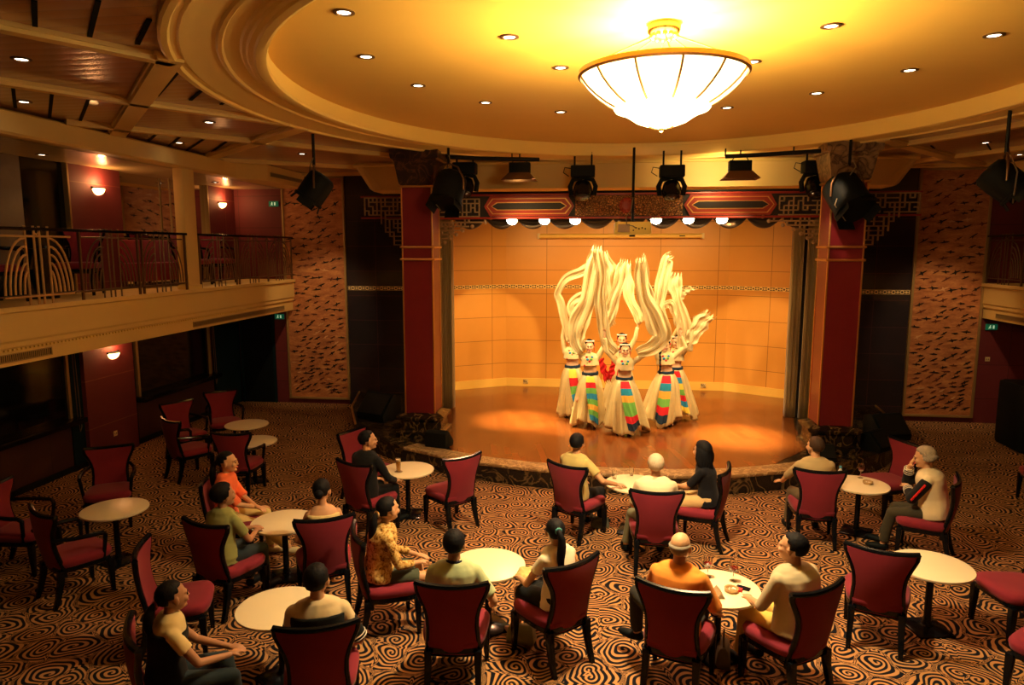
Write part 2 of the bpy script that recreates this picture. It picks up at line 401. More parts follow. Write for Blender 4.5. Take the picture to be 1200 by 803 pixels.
# --- side walls
WX=-8.6
def wbox(name,a,b,mat,**k): return struct(MB().bb(a,b).build(name,mat,smooth=False,**k))
wbox('wall_left',(WX-.12,-2.5,0),(WX,15.5,5.4),M['wainscot'])
wbox('wall_right',(9.35,-2.5,0),(9.47,15.5,5.4),M['wainscot'])
wbox('wall_back',(-8.7,-2.6,0),(9.45,-2.5,5.4),M['wainscot'])
# front wall at y=15.4, split around the stage opening
wbox('wall_front_left',(-8.72,15.4,0),(-5.86,15.55,5.4),M['red_wall'])
wbox('wall_front_right',(6.40,15.4,0),(9.47,15.55,5.4),M['red_wall'])
wbox('wall_stage_left',(-5.86,15.4,0),(-3.45,15.55,5.4),M['dark_tile'])
wbox('wall_stage_right',(4.15,15.4,0),(6.40,15.55,5.4),M['dark_tile'])
wbox('trim_31',(-5.82,15.385,2.695),(-3.45,15.40,2.785),M['chain_dull'])
wbox('trim_32',(4.15,15.385,2.695),(6.36,15.40,2.785),M['chain_dull'])
# stage alcove walls
alc=[(-3.45,15.4),(-3.45,15.9),(-2.3,16.6),(2.9,16.65),(4.15,15.92),(4.15,15.4)]
def wallstrip(name,pts,z0,z1,mat,th=.1,off=0):
    for i in range(len(pts)-1):
        p=V((*pts[i],0));q=V((*pts[i+1],0));d=(q-p);L=d.length;d.normalize()
        o=MB().bb((0,-off-.001,z0),(L,th,z1)).build(name[i] if isinstance(name,list) else name,mat,smooth=False)
        o.location=(p.x,p.y,0); o.rotation_euler=(0,0,math.atan2(d.y,d.x)); struct(o)
wallstrip(['wall_alcove_left','wall_stage_left_wing','wall_stage_back','wall_stage_right_wing','wall_alcove_right'],alc,.3,4.9,M['stage_tile'])
wallstrip('trim_33',alc[1:5],2.695,2.785,M['chain_gold'],th=.02,off=.012)
wallstrip('baseboard_stage',alc[1:5],.3,.50,M['stage_base'],th=.02,off=.03)
wbox('ceiling_stage',(-3.6,13.95,4.90),(4.3,16.8,5.0),M['black'])
# --- left wall features
wbox('wall_left_pillar',(WX,10.32,0),(WX+.10,11.54,5.33),M['red_wall_y'])
wbox('wall_left_corner',(WX,14.30,2.94),(WX+.10,15.4,5.0),M['red_wall_y'])
wbox('wall_left_dark',(WX,14.30,0),(WX+.05,15.4,2.22),M['teal_dark'])
wbox('trim_34',(WX,11.54,3.0),(WX+.03,14.28,5.0),M['mirror'])
wbox('trim_35',(WX,14.27,2.94),(WX+.12,14.31,5.0),M['gold_frame'])
wbox('trim_36',(WX,10.29,2.94),(WX+.115,10.325,5.0),M['gold_frame'])
wbox('wall_left_blind',(WX,5.0,3.3),(WX+.05,9.45,5.0),M['plaster_dark'])
wbox('window_1',(WX,9.45,2.94),(WX+.03,10.29,5.0),M['black_glass'])
wbox('wall_left_under_blind',(WX,5.0,2.94),(WX+.04,9.45,3.3),M['teal_dark'])
def window(nm,y0,y1,z0,z1):
    g=MB().bb((WX,y0,z0),(WX+.03,y1,z1)).build(nm,M['black_glass'],smooth=False); struct(g)
    f=MB()
    for a,b in (((WX,y1-.02,z0),(WX+.07,y1+.03,z1)),((WX,y0-.03,z0),(WX+.07,y0+.02,z1)),((WX,y0,z1-.03),(WX+.07,y1,z1+.02))): f.bb(a,b)
    f.build('window_frame',M['gold_frame'],g,smooth=False)
    MB().bb((WX,y0-.12,z0-.09),(WX+.24,y1+.15,z0)).build('window_sill',M['black_gloss'],g,smooth=True,bevel=.012)
    # hanging blind cord
    MB().tube([(WX+.09,y1+.10,z1),(WX+.09,y1+.11,z0+.05),(WX+.10,y1+.13,z0-.25),(WX+.10,y1+.17,z0-.18),(WX+.09,y1+.15,z1)],.006,5).build('blind_cord',M['bronze'],g)
window('window_2',6.6,10.0,.90,2.02); window('window_3',11.72,14.1,.90,2.10)
wbox('wall_left_reveal',(WX,10.05,0),(WX+.03,10.32,2.22),M['teal_dark'])
wbox('wall_left_reveal.001',(WX,11.54,0),(WX+.03,11.66,2.22),M['teal_dark'])
wbox('baseboard_left',(WX,3,0),(WX+.04,15.4,.09),M['black'])
# doorway in the front wall, left corner
d=MB().bb((-8.45,15.36,0),(-7.70,15.40,2.12)).build('door_1',M['black'],smooth=False); struct(d)
f=MB(); f.bb((-8.50,15.34,0),(-8.45,15.40,2.17)); f.bb((-7.70,15.34,0),(-7.65,15.40,2.17)); f.bb((-8.50,15.34,2.12),(-7.65,15.40,2.17)); f.build('door_frame',M['teal_dark'],d,smooth=False)
# --- balconies
def balcony(side,x_in,x_out,y0,y1,nm):
    s=1 if x_out<x_in else -1
    mb=MB()
    prof=[(x_out,2.22),(x_in,2.22),(x_in,2.40),(x_in-.0*s,2.41),(x_in+.03*s,2.45),(x_in+.03*s,2.50),(x_in+.05*s,2.53),(x_in+.05*s,2.86),(x_in+.09*s,2.88),(x_in+.09*s,2.94),(x_out,2.94)]
    mb.loft([[(x,y,z) for x,z in prof] for y in (y0,y1)])
    return struct(mb.build(nm,M['cream'],smooth=False))
balcony(0,-7.16,WX,-2.5,15.4,'trim_40'); balcony(1,7.81,9.35,-2.5,15.4,'trim_41')
# dentil row under the left ledge
mb=MB()
for k in range(96): mb.bb((-7.135,7.0+k*.065,2.405),(-7.115,7.03+k*.065,2.43))
struct(mb.build('trim_42',M['cream_trim'],smooth=False))
def grille(y0,y1,z0,z1,x,lab,s=1,rot=None):
    root=empty('air_vent',lab,'vent',(x,(y0+y1)/2,(z0+z1)/2))
    L=(y1-y0);h=z1-z0
    f=MB(); f.bb((0,-L/2,-h/2),(.014*s,L/2,-h/2+.012));f.bb((0,-L/2,h/2-.012),(.014*s,L/2,h/2));f.bb((0,-L/2,-h/2),(.014*s,-L/2+.012,h/2));f.bb((0,L/2-.012,-h/2),(.014*s,L/2,h/2)); f.build('frame',M['gold_frame'],root,smooth=False)
    MB().bb((-.004*s,-L/2+.01,-h/2+.01),(.002*s,L/2-.01,h/2-.01)).build('backing',M['slot'],root,smooth=False)
    g=MB(); k=-L/2+.03
    while k<L/2-.02: g.bb((0,k,-h/2+.01),(.010*s,k+.012,h/2-.01)); k+=.03
    g.build('louvres',M['gold_frame'],root,smooth=False); return root
grille(11.35,14.9,2.265,2.36,-7.158,'long narrow air vent in the balcony edge at its far end')
grille(6.9,8.15,2.265,2.37,-7.158,'short air vent in the balcony edge at the left of the photo')
grille(13.6,14.9,2.27,2.36,7.808,'air vent in the edge of the right balcony',-1)
# upper soffit over the left balcony and its front beam
mb=MB(); prof=[(-7.30,5.40),(-7.30,5.32),(-7.10,5.30),(-7.05,5.27),(-7.05,5.03),(-7.08,5.0),(-7.28,5.0),(-7.3,5.0)]
mb.loft([[(x,y,z) for x,z in prof] for y in (-2.5,15.4)]); struct(mb.build('trim_43',M['cream'],smooth=False))
mb=MB(); prof=[(8.0,5.40),(7.95,5.32),(7.80,5.30),(7.75,5.27),(7.75,5.03),(7.78,5.0),(7.98,5.0),(8,5.0)]
mb.loft([[(x,y,z) for x,z in prof] for y in (-2.5,15.4)]); struct(mb.build('trim_44',M['cream'],smooth=False))
wbox('ceiling_balcony_left',(WX,-2.5,5.0),(-7.25,15.4,5.06),M['slat_light'])
wbox('ceiling_balcony_right',(7.95,-2.5,5.0),(9.35,15.4,5.06),M['slat_light'])
# angled vent box at the end of the left soffit beam
vb=MB(); vb.prism([(-7.06,12.9,5.0),(-6.75,13.6,5.0),(-6.75,15.38,5.0),(-7.06,15.38,5.0)],(0,0,.32)); struct(vb.build('trim_45',M['cream'],smooth=False))
grille(13.7,15.2,5.10,5.18,-6.745,'dark louvred vent high at the far end of the left ceiling beam')
# balcony post
root=empty('balcony_post','cream square post standing on the left balcony edge','post',(-7.2,11.4,2.94))
MB().bb((-.09,-.17,0),(.09,.17,2.06)).build('shaft',M['cream'],root,bevel=.01)
MB().bb((-.11,-.20,0),(.11,.20,.07)).build('foot',M['cream_trim'],root,bevel=.008)
# gold rod added in place of a frame edge reflected in the mirror
struct(MB().bb((WX+.12,12.9,2.94),(WX+.15,12.93,5.0)).build('trim_46',M['gold_frame'],smooth=False))
# --- railings
def fan(mb,x,y,z0,s,n,rx,rz,r):
    for k in range(n):
        f=(k+1)/n; zt=z0+rz*(.25+.75*f)
        pts=[]
        for j in range(9):
            a=math.pi/2*j/8
            pts.append((x,y+s*rx*f*math.sin(a),z0+.02+(zt-z0)*math.cos(a)))
        mb.tube(pts,r,6)
def rail_panel(root,name,y,w,z0,mat,r=.011,fans=True):
    mb=MB(); zt=z0+.80
    for dy in (-.18,0-.045,.045,.18): mb.tube([(0,y+dy,z0-.06),(0,y+dy,zt+.13)],r,6)
    mb.tube([(0,y-w/2,z0+.05),(0,y+w/2,z0+.05)],r,6); mb.tube([(0,y-w/2,zt),(0,y+w/2,zt)],r,6)
    mb.tube([(0,y+.045*math.cos(a*math.pi/6)*.8,zt+.065+.04*math.sin(a*math.pi/6)) for a in range(12)],r*.7,5,closed=True)
    for s in (-1,1): fan(mb,0,y+s*.18,z0+.06,s,5,w/2-.20,.70,r)
    mb.build(name,mat,root)
root=empty('balcony_railing','dark bronze balustrade with fan scrollwork along the left balcony edge','railing',(-7.12,0,2.94))
MB().bb((-.035,-2.4,.93),(.035,11.23,.97)).build('handrail',M['black_gloss'],root,bevel=.01)
MB().bb((-.035,11.57,.93),(.035,15.36,.97)).build('handrail',M['black_gloss'],root,bevel=.01)
MB().tube([(0,-2.4,.12),(0,11.2,.12)],.012,6).build('bottom_bar',M['bronze'],root); MB().tube([(0,11.6,.12),(0,15.3,.12)],.012,6).build('bottom_bar',M['bronze'],root)
for yy in (8.75,11.18,11.62,15.3,9.95,10.05,12.85,12.95,14.15): MB().bb((-.015,yy-.015,0),(.015,yy+.015,.94)).build('baluster',M['bronze'],root)
p=rail_panel(root,'lit_scroll_panel',8.03,1.12,.06,M['bronze_lit'],.015)
for yy in (9.35,10.55,12.25,13.55,14.7): rail_panel(root,'scroll_panel',yy,1.12,.06,M['bronze'])
root=empty('balcony_railing','dark balustrade along the right balcony edge','railing',(7.77,0,2.94))
MB().bb((-.035,-2.4,.93),(.035,15.36,.97)).build('handrail',M['black_gloss'],root,bevel=.01)
for yy in (12.9,14.1,15.3): MB().bb((-.015,yy-.015,0),(.015,yy+.015,.94)).build('baluster',M['bronze'],root)
for yy in (12.3,13.5,14.7): rail_panel(root,'scroll_panel',yy,1.12,.06,M['bronze'])
# --- tall copper panels with flying birds
def art(x0,x1,lab,seed):
    rnd=random.Random(seed)
    w=x1-x0; z0,z1=.16,5.22
    root=empty('bird_wall_panel',lab,'wall art',((x0+x1)/2,15.40,0),group=None)
    MB().bb((-w/2,-.03,z0),(w/2,0,z1)).build('panel',M['copper'],root,smooth=False)
    f=MB(); t=.05
    f.bb((-w/2-t,-.06,z0-t),(-w/2,0,z1+t));f.bb((w/2,-.06,z0-t),(w/2+t,0,z1+t));f.bb((-w/2,-.06,z0-t),(w/2,0,z0));f.bb((-w/2,-.06,z1),(w/2,0,z1+t))
    f.build('frame',M['gold_frame'],root,bevel=.008)
    b=MB()
    pts=[]
    for k in range(900):
        z=z0+.12+(z1-z0-.24)*(rnd.random()**1.9); x=rnd.uniform(-w/2+.08,w/2-.08)
        dens=1-(z-z0)/(z1-z0)
        if any(abs(x-a)<.14 and abs(z-c)<.06+.08*(1-dens) for a,c in pts): continue
        pts.append((x,z)); L=rnd.uniform(.075,.125)*(1.05 if dens<.5 else .9); an=rnd.choice([-.1,.35,.5,.55,.15,-.05,.1,.4]); mi=0 if rnd.random()<.62 else (1 if rnd.random()<.8 else 2)
        ca,sa=math.cos(an),math.sin(an)
        def T(u,v): return (x+u*ca-v*sa,-.034-.002*rnd.random(),z+u*sa+v*ca)
        body=[T(-L,0),T(-L*.3,-.013),T(L*.6,-.010),T(L,.006),T(L*.5,.016),T(-L*.2,.013)]
        b.prism(body,(0,-.004,0),mi)
        for s in ((1,-1) if rnd.random()<.5 else (rnd.choice((1,-1)),)):
            b.prism([T(-L*.25,0),T(L*.25,0),T(-L*.1+L*.3*rnd.uniform(-1,1),s*L*.42)],(0,-.003,0),mi)
    b.build('bird_pattern',[M['bird_dark'],M['bird_red'],M['bird_pale']],root,smooth=False)
art(-7.28,-5.88,'tall gold-framed copper panel of flying birds left of the stage',3)
art(6.42,7.72,'tall gold-framed copper panel of flying birds right of the stage',11)
# --- exit signs, switches, outlets
def exit_sign(loc,lab,face='y'):
    root=empty('exit_sign',lab,'exit sign',loc)
    MB().bb((-.11,-.03,-.06),(.11,0,.06)).build('sign_box',M['exit'],root,smooth=False)
    s=MB(); s.ell((-.03,-.034,.028),(.012,.003,.012)); s.tube([(-.03,-.033,.015),(-.04,-.033,-.012),(-.06,-.033,-.035)],.006,5); s.tube([(-.04,-.033,-.012),(-.015,-.033,-.03)],.006,5); s.tube([(-.055,-.033,.005),(-.01,-.033,.0)],.005,5)
    s.bb((.02,-.034,-.035),(.05,-.030,.035)); s.build('running_figure',M['white_sym'],root)
exit_sign((-7.50,15.38,2.06),'green exit sign over the lower left doorway')
exit_sign((-7.52,15.38,4.66),'green exit sign on the upper left wall')
exit_sign((7.98,15.38,2.04),'green exit sign below the right balcony')
def plate(nm,loc,rz,lab,mat=M['outlet'],w=.09,h=.09):
    root=empty(nm,lab,'wall socket',loc,rz)
    MB().bb((-w/2,-.012,-h/2),(w/2,0,h/2)).build('face_plate',mat,root,bevel=.003)
    q=MB()
    for a in (-.018,.018): q.bb((a-.006,-.015,-.012),(a+.006,-.011,.012))
    q.build('sockets',M['black'],root,smooth=False)
plate('wall_socket',tuple(aX(135,508,-8.49)),R(90),'small cream wall socket low on the left pillar')
p=aY(616,446,16.57); plate('wall_socket',(p.x,16.568,.42),0,'brown wall socket in the stage skirting left of the dancers',M['marble_brown'],.12,.1)
p=aY(824,452,16.6); plate('wall_socket',(p.x,16.60,.42),0,'brown wall socket in the stage skirting right of the dancers',M['marble_brown'],.12,.1)
p=aY(1157,421,15.4); plate('wall_switch',(p.x,15.4,p.z),0,'round-knobbed wall switch on the red wall right of the bird panel')
# --- sconces
def sconce(loc,rz,lab,power):
    root=empty('wall_sconce',lab,'wall lamp',loc,rz)
    pts=[]
    g=MB(); n=20; rings=[]
    for i in range(7):
        a=math.pi/2*i/6
        rings.append([V((.13*math.cos(math.pi*k/(n-1))*math.cos(a),-.10*math.sin(math.pi*k/(n-1))*math.cos(a),-.12*math.sin(a))) for k in range(n)])
    g.loft(rings,False,False); g.build('glass_bowl',M['sconce'],root)
    r=MB(); r.tube([(.135*math.cos(math.pi*k/15),-.105*math.sin(math.pi*k/15),0) for k in range(16)],.009,6); r.bb((-.14,-.02,-.02),(.14,0,.02)); r.build('rim',M['black_metal'],root)
    l=bpy.data.lights.new('sconce_light','POINT'); l.energy=power; l.color=(1,.42,.14); l.shadow_soft_size=.05
    lo=bpy.data.objects.new('sconce_bulb',l); col.objects.link(lo); lo.parent=root; lo.location=(0,-.12,.10)
sconce((-8.50,10.97,4.66),R(90),'half-bowl wall lamp glowing on the upper red pillar',13)
sconce((-8.50,14.85,4.66),R(90),'half-bowl wall lamp glowing by the upper far-left corner',8)
sconce((-8.50,11.02,1.84),R(90),'half-bowl wall lamp glowing under the left balcony',9)
# --- stage
def fc(pts): return pts
front=[(-5.62,15.4),(-5.25,13.9),(-4.66,12.5),(-4.1,11.75),(-3.3,11.1),(-2.56,10.72),(-1.9,10.45),(-1.2,10.27),(-.4,10.16),(.43,10.12),(1.26,10.18),(2.04,10.33),(2.8,10.62),(3.5,10.98),(4.2,11.4),(4.75,11.95),(5.2,12.6),(5.65,13.8),(5.85,15.4)]
inn=[]
for i,p in enumerate(front):
    a=V(front[max(i-1,0)]);b=V(front[min(i+1,len(front)-1)]);d=(b-a).normalized();n=V((-d.y,d.x))
    inn.append((p[0]+n.x*.30,p[1]+n.y*.30))
mb=MB(); mb.prism([(x,y,0) for x,y in front],(0,0,.26)); struct(mb.build('floor_stage_front',M['marble_dark'],smooth=False)).name='floor_stage'
mb=MB(); mb.prism([(x,y,.255) for x,y in front],(0,0,.043)); struct(mb.build('floor_stage',M['marble_dark'],smooth=False))
# brown marble nosing along the curved front, then the planked floor
i0,i1=4,14
mb=MB()
outer=[(front[i][0],front[i][1]-.02) for i in range(i0,i1)]; inner=[inn[i] for i in range(i0,i1)]
rings=[[(o[0],o[1],.255),(o[0],o[1]-.01,.28),(o[0],o[1],.304),(q[0],q[1],.304),(q[0],q[1],.255)] for o,q in zip(outer,inner)]
mb.loft(rings); struct(mb.build('trim_50',M['marble_brown'],auto=20))
wood=[(-3.05,13.2),(-2.85,11.9)]+[inn[i] for i in range(5,13)]+[(3.50,11.9),(3.62,13.2),(4.15,15.5),(4.15,15.92),(2.9,16.65),(-2.3,16.6),(-3.45,15.9),(-3.45,15.4)]
mb=MB(); mb.prism([(x,y,.27) for x,y in wood],(0,0,.033)); struct(mb.build('floor_stage_planks',M['planks'],smooth=False))
# brass edges of the low side stages
for nm,seg in (('trim_51',front[0:3]),('trim_52',front[-3:])):
    struct(MB().tube([(x,y,.305) for x,y in seg],.022,6).build(nm,M['gold'],smooth=True))
# --- columns
def column(xc,lab,cap):
    root=empty('stage_column',lab,'column',(xc,12.08,.3))
    MB().bb((-.265,-.265,.42),(.265,.265,4.40)).build('shaft',M['column'],root,smooth=False)
    g=MB()
    for sx in(-1,1):
        for sy in (-1,1): g.bb((sx*.265-.012,sy*.265-.012,.42),(sx*.265+.012,sy*.265+.012,4.40))
    g.build('corner_strips',M['gold'],root,bevel=.004)
    for z in (3.16,3.37,4.40):
        g=MB(); h=.29; 
        for a,b in (((-h,-h),(h,-h)),((h,-h),(h,h)),((h,h),(-h,h)),((-h,h),(-h,-h))): g.tube([(*a,z),(*b,z)],.02,8)
        g.build('ring_moulding',M['gold'],root)
    p=MB()
    def sq(h,z,c=.12):
        return [(-h,-h+c,z),(-h+c,-h,z),(h-c,-h,z),(h,-h+c,z),(h,h-c,z),(h-c,h,z),(-h+c,h,z),(-h,h-c,z)]
    p.loft([sq(h,z) for h,z in ((.44,0),(.44,.09),(.40,.10),(.38,.13),(.37,.28),(.40,.30),(.43,.33),(.43,.37),(.36,.40),(.30,.42),(.27,.43))])
    p.build('pedestal',M['marble_dark'],root,smooth=False)
    c=MB(); c.loft([[(-h,-h,z),(h,-h,z),(h,h,z),(-h,h,z)] for h,z in ((.27,4.41),(.30,4.45),(.33,4.62),(.36,4.80),(.37,4.84),(.41,4.86),(.42,4.92),(.42,5.01))])
    c.build('capital',cap,root,smooth=False)
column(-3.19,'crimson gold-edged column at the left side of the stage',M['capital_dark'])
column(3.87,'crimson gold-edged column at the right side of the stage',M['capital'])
# --- cream bulkhead over the stage
mb=MB(); rings=[]
for y,ins in ((13.56,.32),(13.62,.14),(13.75,.03),(13.95,0),(14.5,0)):
    rings.append([(-5.02+ins*.6,y,5.34),(-4.70+ins,y,4.83),(-4.64+ins,y,4.79),(5.32-ins,y,4.79),(5.38-ins,y,4.83),(5.72-ins*.6,y,5.34)])
mb.loft(rings); mb.build('x',M['cream'],smooth=False).name='trim_60'; struct(bpy.data.objects['trim_60'])
mb=MB(); mb.tube([(-4.95,13.65,5.27),(-4.75,13.50,5.27),(5.4,13.50,5.27),(5.62,13.65,5.27)],.035,8); struct(mb.build('trim_61',M['cream_trim']))
# black sheet standing in for the shaded void behind the frieze
wbox('wall_loft_shade',(-4.6,14.5,4.70),(5.3,14.55,5.3),M['black'])
# --- carved frieze
fr=empty('carved_frieze','carved red and gold frieze spanning the stage between the columns','frieze',(.43,13.1,4.21)); fr.scale=(1.078,1.078,1.078)
MB().bb((-3.32,-.02,-.02),(3.20,.08,.40)).build('backboard',M['frieze_dark'],fr,smooth=False)
for z in (.0,.395): MB().bb((-3.32,-.05,z-.018),(3.20,0,z+.018)).build('edge_moulding',M['frieze_red'],fr,bevel=.005)
MB().bb((-.88,-.035,.03),(.92,-.015,.37)).build('carved_centre',M['frieze_carve'],fr,smooth=False)
for xx in (-.01,): 
    r=MB(); r.ell((xx,-.04,.2),(.13,.03,.13),n=20); 
    for k in range(10): a=2*math.pi*k/10; r.ell((xx+.10*math.cos(a),-.05,.2+.10*math.sin(a)),(.035,.02,.035))
    r.build('rosette',M['frieze_red'],fr)
def cart(x0,x1,nm='cartouche'):
    q=empty('cartouche',None,None); del q
def cartouche(x0,x1):
    for k,(ins,mat,th) in enumerate(((0,M['frieze_red'],.03),(.035,M['gold'],.034),(.05,M['frieze_red'],.038),(.10,M['gold'],.042),(.115,M['frieze_dark'],.046))):
        a,b,zb,zt=x0+ins*1.2,x1-ins*1.2,.03+ins,.37-ins; zm=.2
        if zt-zb<.04: zb,zt=.17,.23
        poly=[(a+.10,-.02,zb),(b-.10,-.02,zb),(b-.06,-.02,zb+(zm-zb)*.4),(b,-.02,zm),(b-.06,-.02,zt-(zt-zm)*.4),(b-.10,-.02,zt),(a+.10,-.02,zt),(a+.06,-.02,zt-(zt-zm)*.4),(a,-.02,zm),(a+.06,-.02,zb+(zm-zb)*.4)]
        MB().prism(poly,(0,-th,0)).build('cartouche_layer',mat,fr,smooth=False)
cartouche(-2.46,-.90); cartouche(.94,2.44)
def lattice(x0,x1,z0,z1,seed,stair=None,cell=.075,y=-.03):
    """Chinese fret: random orthogonal strips inside a region"""
    rnd=random.Random(seed); mb=MB(); t=.020
    nx=int((x1-x0)/cell); nz=int((z1-z0)/cell); ok=lambda i,j: stair is None or stair(i/nx,j/nz)
    for i in range(nx+1):
        for j in range(nz+1):
            if not ok(i,j): continue
            x=x0+i*cell; z=z0+j*cell
            a_=i<nx and ok(i+1,j) and rnd.random()<.72
            if i<nx and ok(i+1,j) and (a_ or j==0 or True and not (j<nz and ok(i,j+1))): a_=True
            if a_: mb.bb((x-t/2,y-.02,z-t/2),(x+cell+t/2,y+.01,z+t/2))
            if j<nz and ok(i,j+1) and (rnd.random()<.6 or not a_): mb.bb((x-t/2,y-.02,z-t/2),(x+t/2,y+.01,z+cell+t/2))
    return mb
lattice(-3.30,-2.50,.03,.37,1).build('fret_lattice',M['lattice'],fr,smooth=False)
lattice(2.48,3.18,.03,.37,2).build('fret_lattice',M['lattice'],fr,smooth=False)
def bracket(xc,s,lab,seed):
    """stepped fret bracket hanging beside a column; s = direction away from the column"""
    root=empty('fret_bracket',lab,'carved bracket',(xc*1.078,13.1,4.21)); root.scale=(1.078,1.078,1.078)
    mb=MB(); rnd=random.Random(seed); c=.07; t=.026
    steps=[(.95,0),(.85,1),(.62,2),(.45,3),(.33,4),(.22,5),(.12,6)]
    def ins(x,z):
        k=int(-z/c+.5)
        return 0<=k<7 and x<=steps[k][0]+.001
    for k in range(7):
        n=int(steps[k][0]/c)
        for i in range(n+1):
            x=i*c; z=-k*c
            if ins(x+c,z): mb.bb((s*x,-.03,z-t/2),(s*(x+c),.01,z+t/2))
            if ins(x,z-c) and (i==0 or rnd.random()<.6): mb.bb((s*x-t/2,-.03,z-c),(s*x+t/2,.01,z))
        mb.ell((s*steps[k][0],-.01,-k*c),(.035,.03,.035),n=8,m=5)
    mb.build('fretwork',M['lattice'],root,smooth=False)
bracket(-2.90,1,'stepped fret bracket on the stage side of the left column',5)
bracket(3.58,-1,'stepped fret bracket on the stage side of the right column',6)
def outer(x0,x1,s,lab,seed):
    root=empty('fret_bracket',lab,'carved bracket',(x0*1.078,13.1,4.21)); root.scale=(1.078,1.078,1.078)
    L=abs(x1-x0); mb=lattice(0,L,-.46,.38,seed,stair=lambda u,w:(u<.95 if w>.55 else u<.30+.6*w)); 
    if s<0: mb.v=[V((-q.x,q.y,q.z)) for q in mb.v]
    mb.build('fretwork',M['lattice'],root,smooth=False)
    MB().bb((-s*.42,-.005,0),(s*L*.95,.03,.03)).build('rail',M['frieze_red'],root,smooth=False)
    MB().bb((-s*.42,-.005,.37),(s*L*.95,.03,.40)).build('rail',M['frieze_red'],root,smooth=False)
outer(-3.47,-4.35,-1,'dim fret bracket outside the left column',8); outer(4.15,5.15,1,'fret bracket with red rails outside the right column',9)
# --- swags
sw=empty('swag_valance','dark swagged valance hanging behind the frieze','valance',(0,13.30,4.22)); sw.scale=(1.078,1.078,1.078)
for k in range(11):
    x0=-2.65+k*.56; w=.60
    mb=MB(); rings=[]
    for i in range(13):
        u=i/12; sag=4*u*(1-u); x=x0+w*u
        ring=[]
        for j in range(9):
            v=j/8
            z=.03-(.03+.17*v)*sag*(.35+.65*v)-.02*v
            y=.03*math.sin(j*2.4)-.02*v
            ring.append((x,y,z))
        rings.append(ring)
    mb.loft(rings,False,False); o=mb.build('swag',M['swag'],sw,auto=180)
    so=o.modifiers.new('s','SOLIDIFY'); so.thickness=.01
# --- stage curtains
def curtain(xs,y,z0,z1,lab,mat,seed,tie=0):
    rnd=random.Random(seed); x0,x1=xs; mb=MB(); rings=[]; n=44
    for z in [z1-(z1-z0)*i/14 for i in range(15)]:
        f=(z1-z)/(z1-z0); sq=1+tie*f
        rings.append([((x0+x1)/2+(x0-x1)/2*(1-2*k/n)*sq*-1*-1+.0, y+.055*math.sin(k*1.15+seed+f*.8)+.02*math.sin(k*2.7+f*2), z) for k in range(n+1)])
    mb.loft(rings,False,False); o=mb.build('stage_curtain',mat,auto=180); s=o.modifiers.new('s','SOLIDIFY'); s.thickness=.015
    tag(o,lab,'curtain'); return o
curtain((-3.40,-3.06),14.05,.31,4.5,'narrow gathered olive curtain at the left edge of the stage',M['curtain'],1)
curtain((3.66,3.86),14.15,.31,4.5,'gathered olive curtain at the right edge of the stage, nearest the dancers',M['curtain'],2)
curtain((3.90,4.10),14.05,.31,4.5,'second olive curtain fold against the right column',M['curtain'],4)
struct(MB().bb((3.75,14.35,.3),(4.5,14.38,4.8)).build('wall_stage_wing_right',M['curtain_dark'],smooth=False))
struct(MB().bb((-3.9,14.25,.3),(-3.25,14.28,4.8)).build('wall_stage_wing_left',M['curtain_dark'],smooth=False))
# --- roll-up screen
root=empty('projection_screen','long rolled-up projection screen case on the stage back wall','screen',(.38,16.44,3.93))
MB().tube([(-1.86,0,0),(1.86,0,0)],.055,12).build('case',M['stage_base'],root)
for s in (-1,1): MB().box((s*1.88,.05,0),(.06,.20,.13)).build('end_bracket',M['outlet'],root,bevel=.01)
MB().bb((1.35,-.058,-.012),(1.48,-.05,.012)).build('latch',M['black'],root,smooth=False)
# --- projector
root=empty('projector','cream projector hanging from a pole above the stage front','projector',(.48,11.80,3.98))
MB().bb((-.30,-.18,-.11),(.30,.22,.10)).build('housing',M['proj'],root,bevel=.025)
MB().bb((-.24,-.19,-.07),(-.05,-.178,.06)).build('vent_grille',M['bronze'],root,smooth=False)
q=MB(); q.bb((.0,-.19,-.05),(.02,-.178,-.03)); 
for k in range(4): q.ell((.05+.05*k,-.183,.0-.015*(k%2)),(.012,.006,.012))
q.build('ports',M['black'],root)
MB().lathe([(.05,-.02),(.05,.02)],12,(0,-.0,-.12)).build('foot',M['black'],root)
MB().tube([(.0,.0,.10),(0,0,1.30)],.022,8).build('pole',M['black_metal'],root)
MB().tube([(.0,-.03,.5),(-.03,-.05,.3),(-.11,-.16,.18),(-.10,-.2,.05),(0,-.2,.03),(.04,-.2,.0)],.008,6).build('cable',M['grey_metal'],root)
# --- par lamps behind the frieze
for k,u in enumerate((600,638,674,769,807,846)):
    p=aY(u,254,13.22)
    root=empty('par_lamp',['lit par lamp at the left end of the row under the frieze','second lit par lamp from the left under the frieze','third lit par lamp from the left under the frieze','lit par lamp just right of the projector','second lit par lamp right of the projector','lit par lamp at the right end of the row under the frieze'][k],'stage light',(p.x,13.22,4.18),0,'par lamps under the frieze')
    m=Matrix.Rotation(R(-55),4,'X')
    MB().lathe([(.05,.26),(.10,.22),(.115,0),(.115,-.02),(.10,-.02),(.095,.1)],18).build('can',M['black_metal'],root,xf=m)
    MB().lathe([(.10,-.016),(.07,-.035),(.01,-.042)],18).build('lens',M['lens'],root,xf=m)
    MB().tube([(-.12,0,.05),(-.12,0,.2),(0,0,.28),(.12,0,.2),(.12,0,.05)],.01,6).build('yoke',M['black_metal'],root)
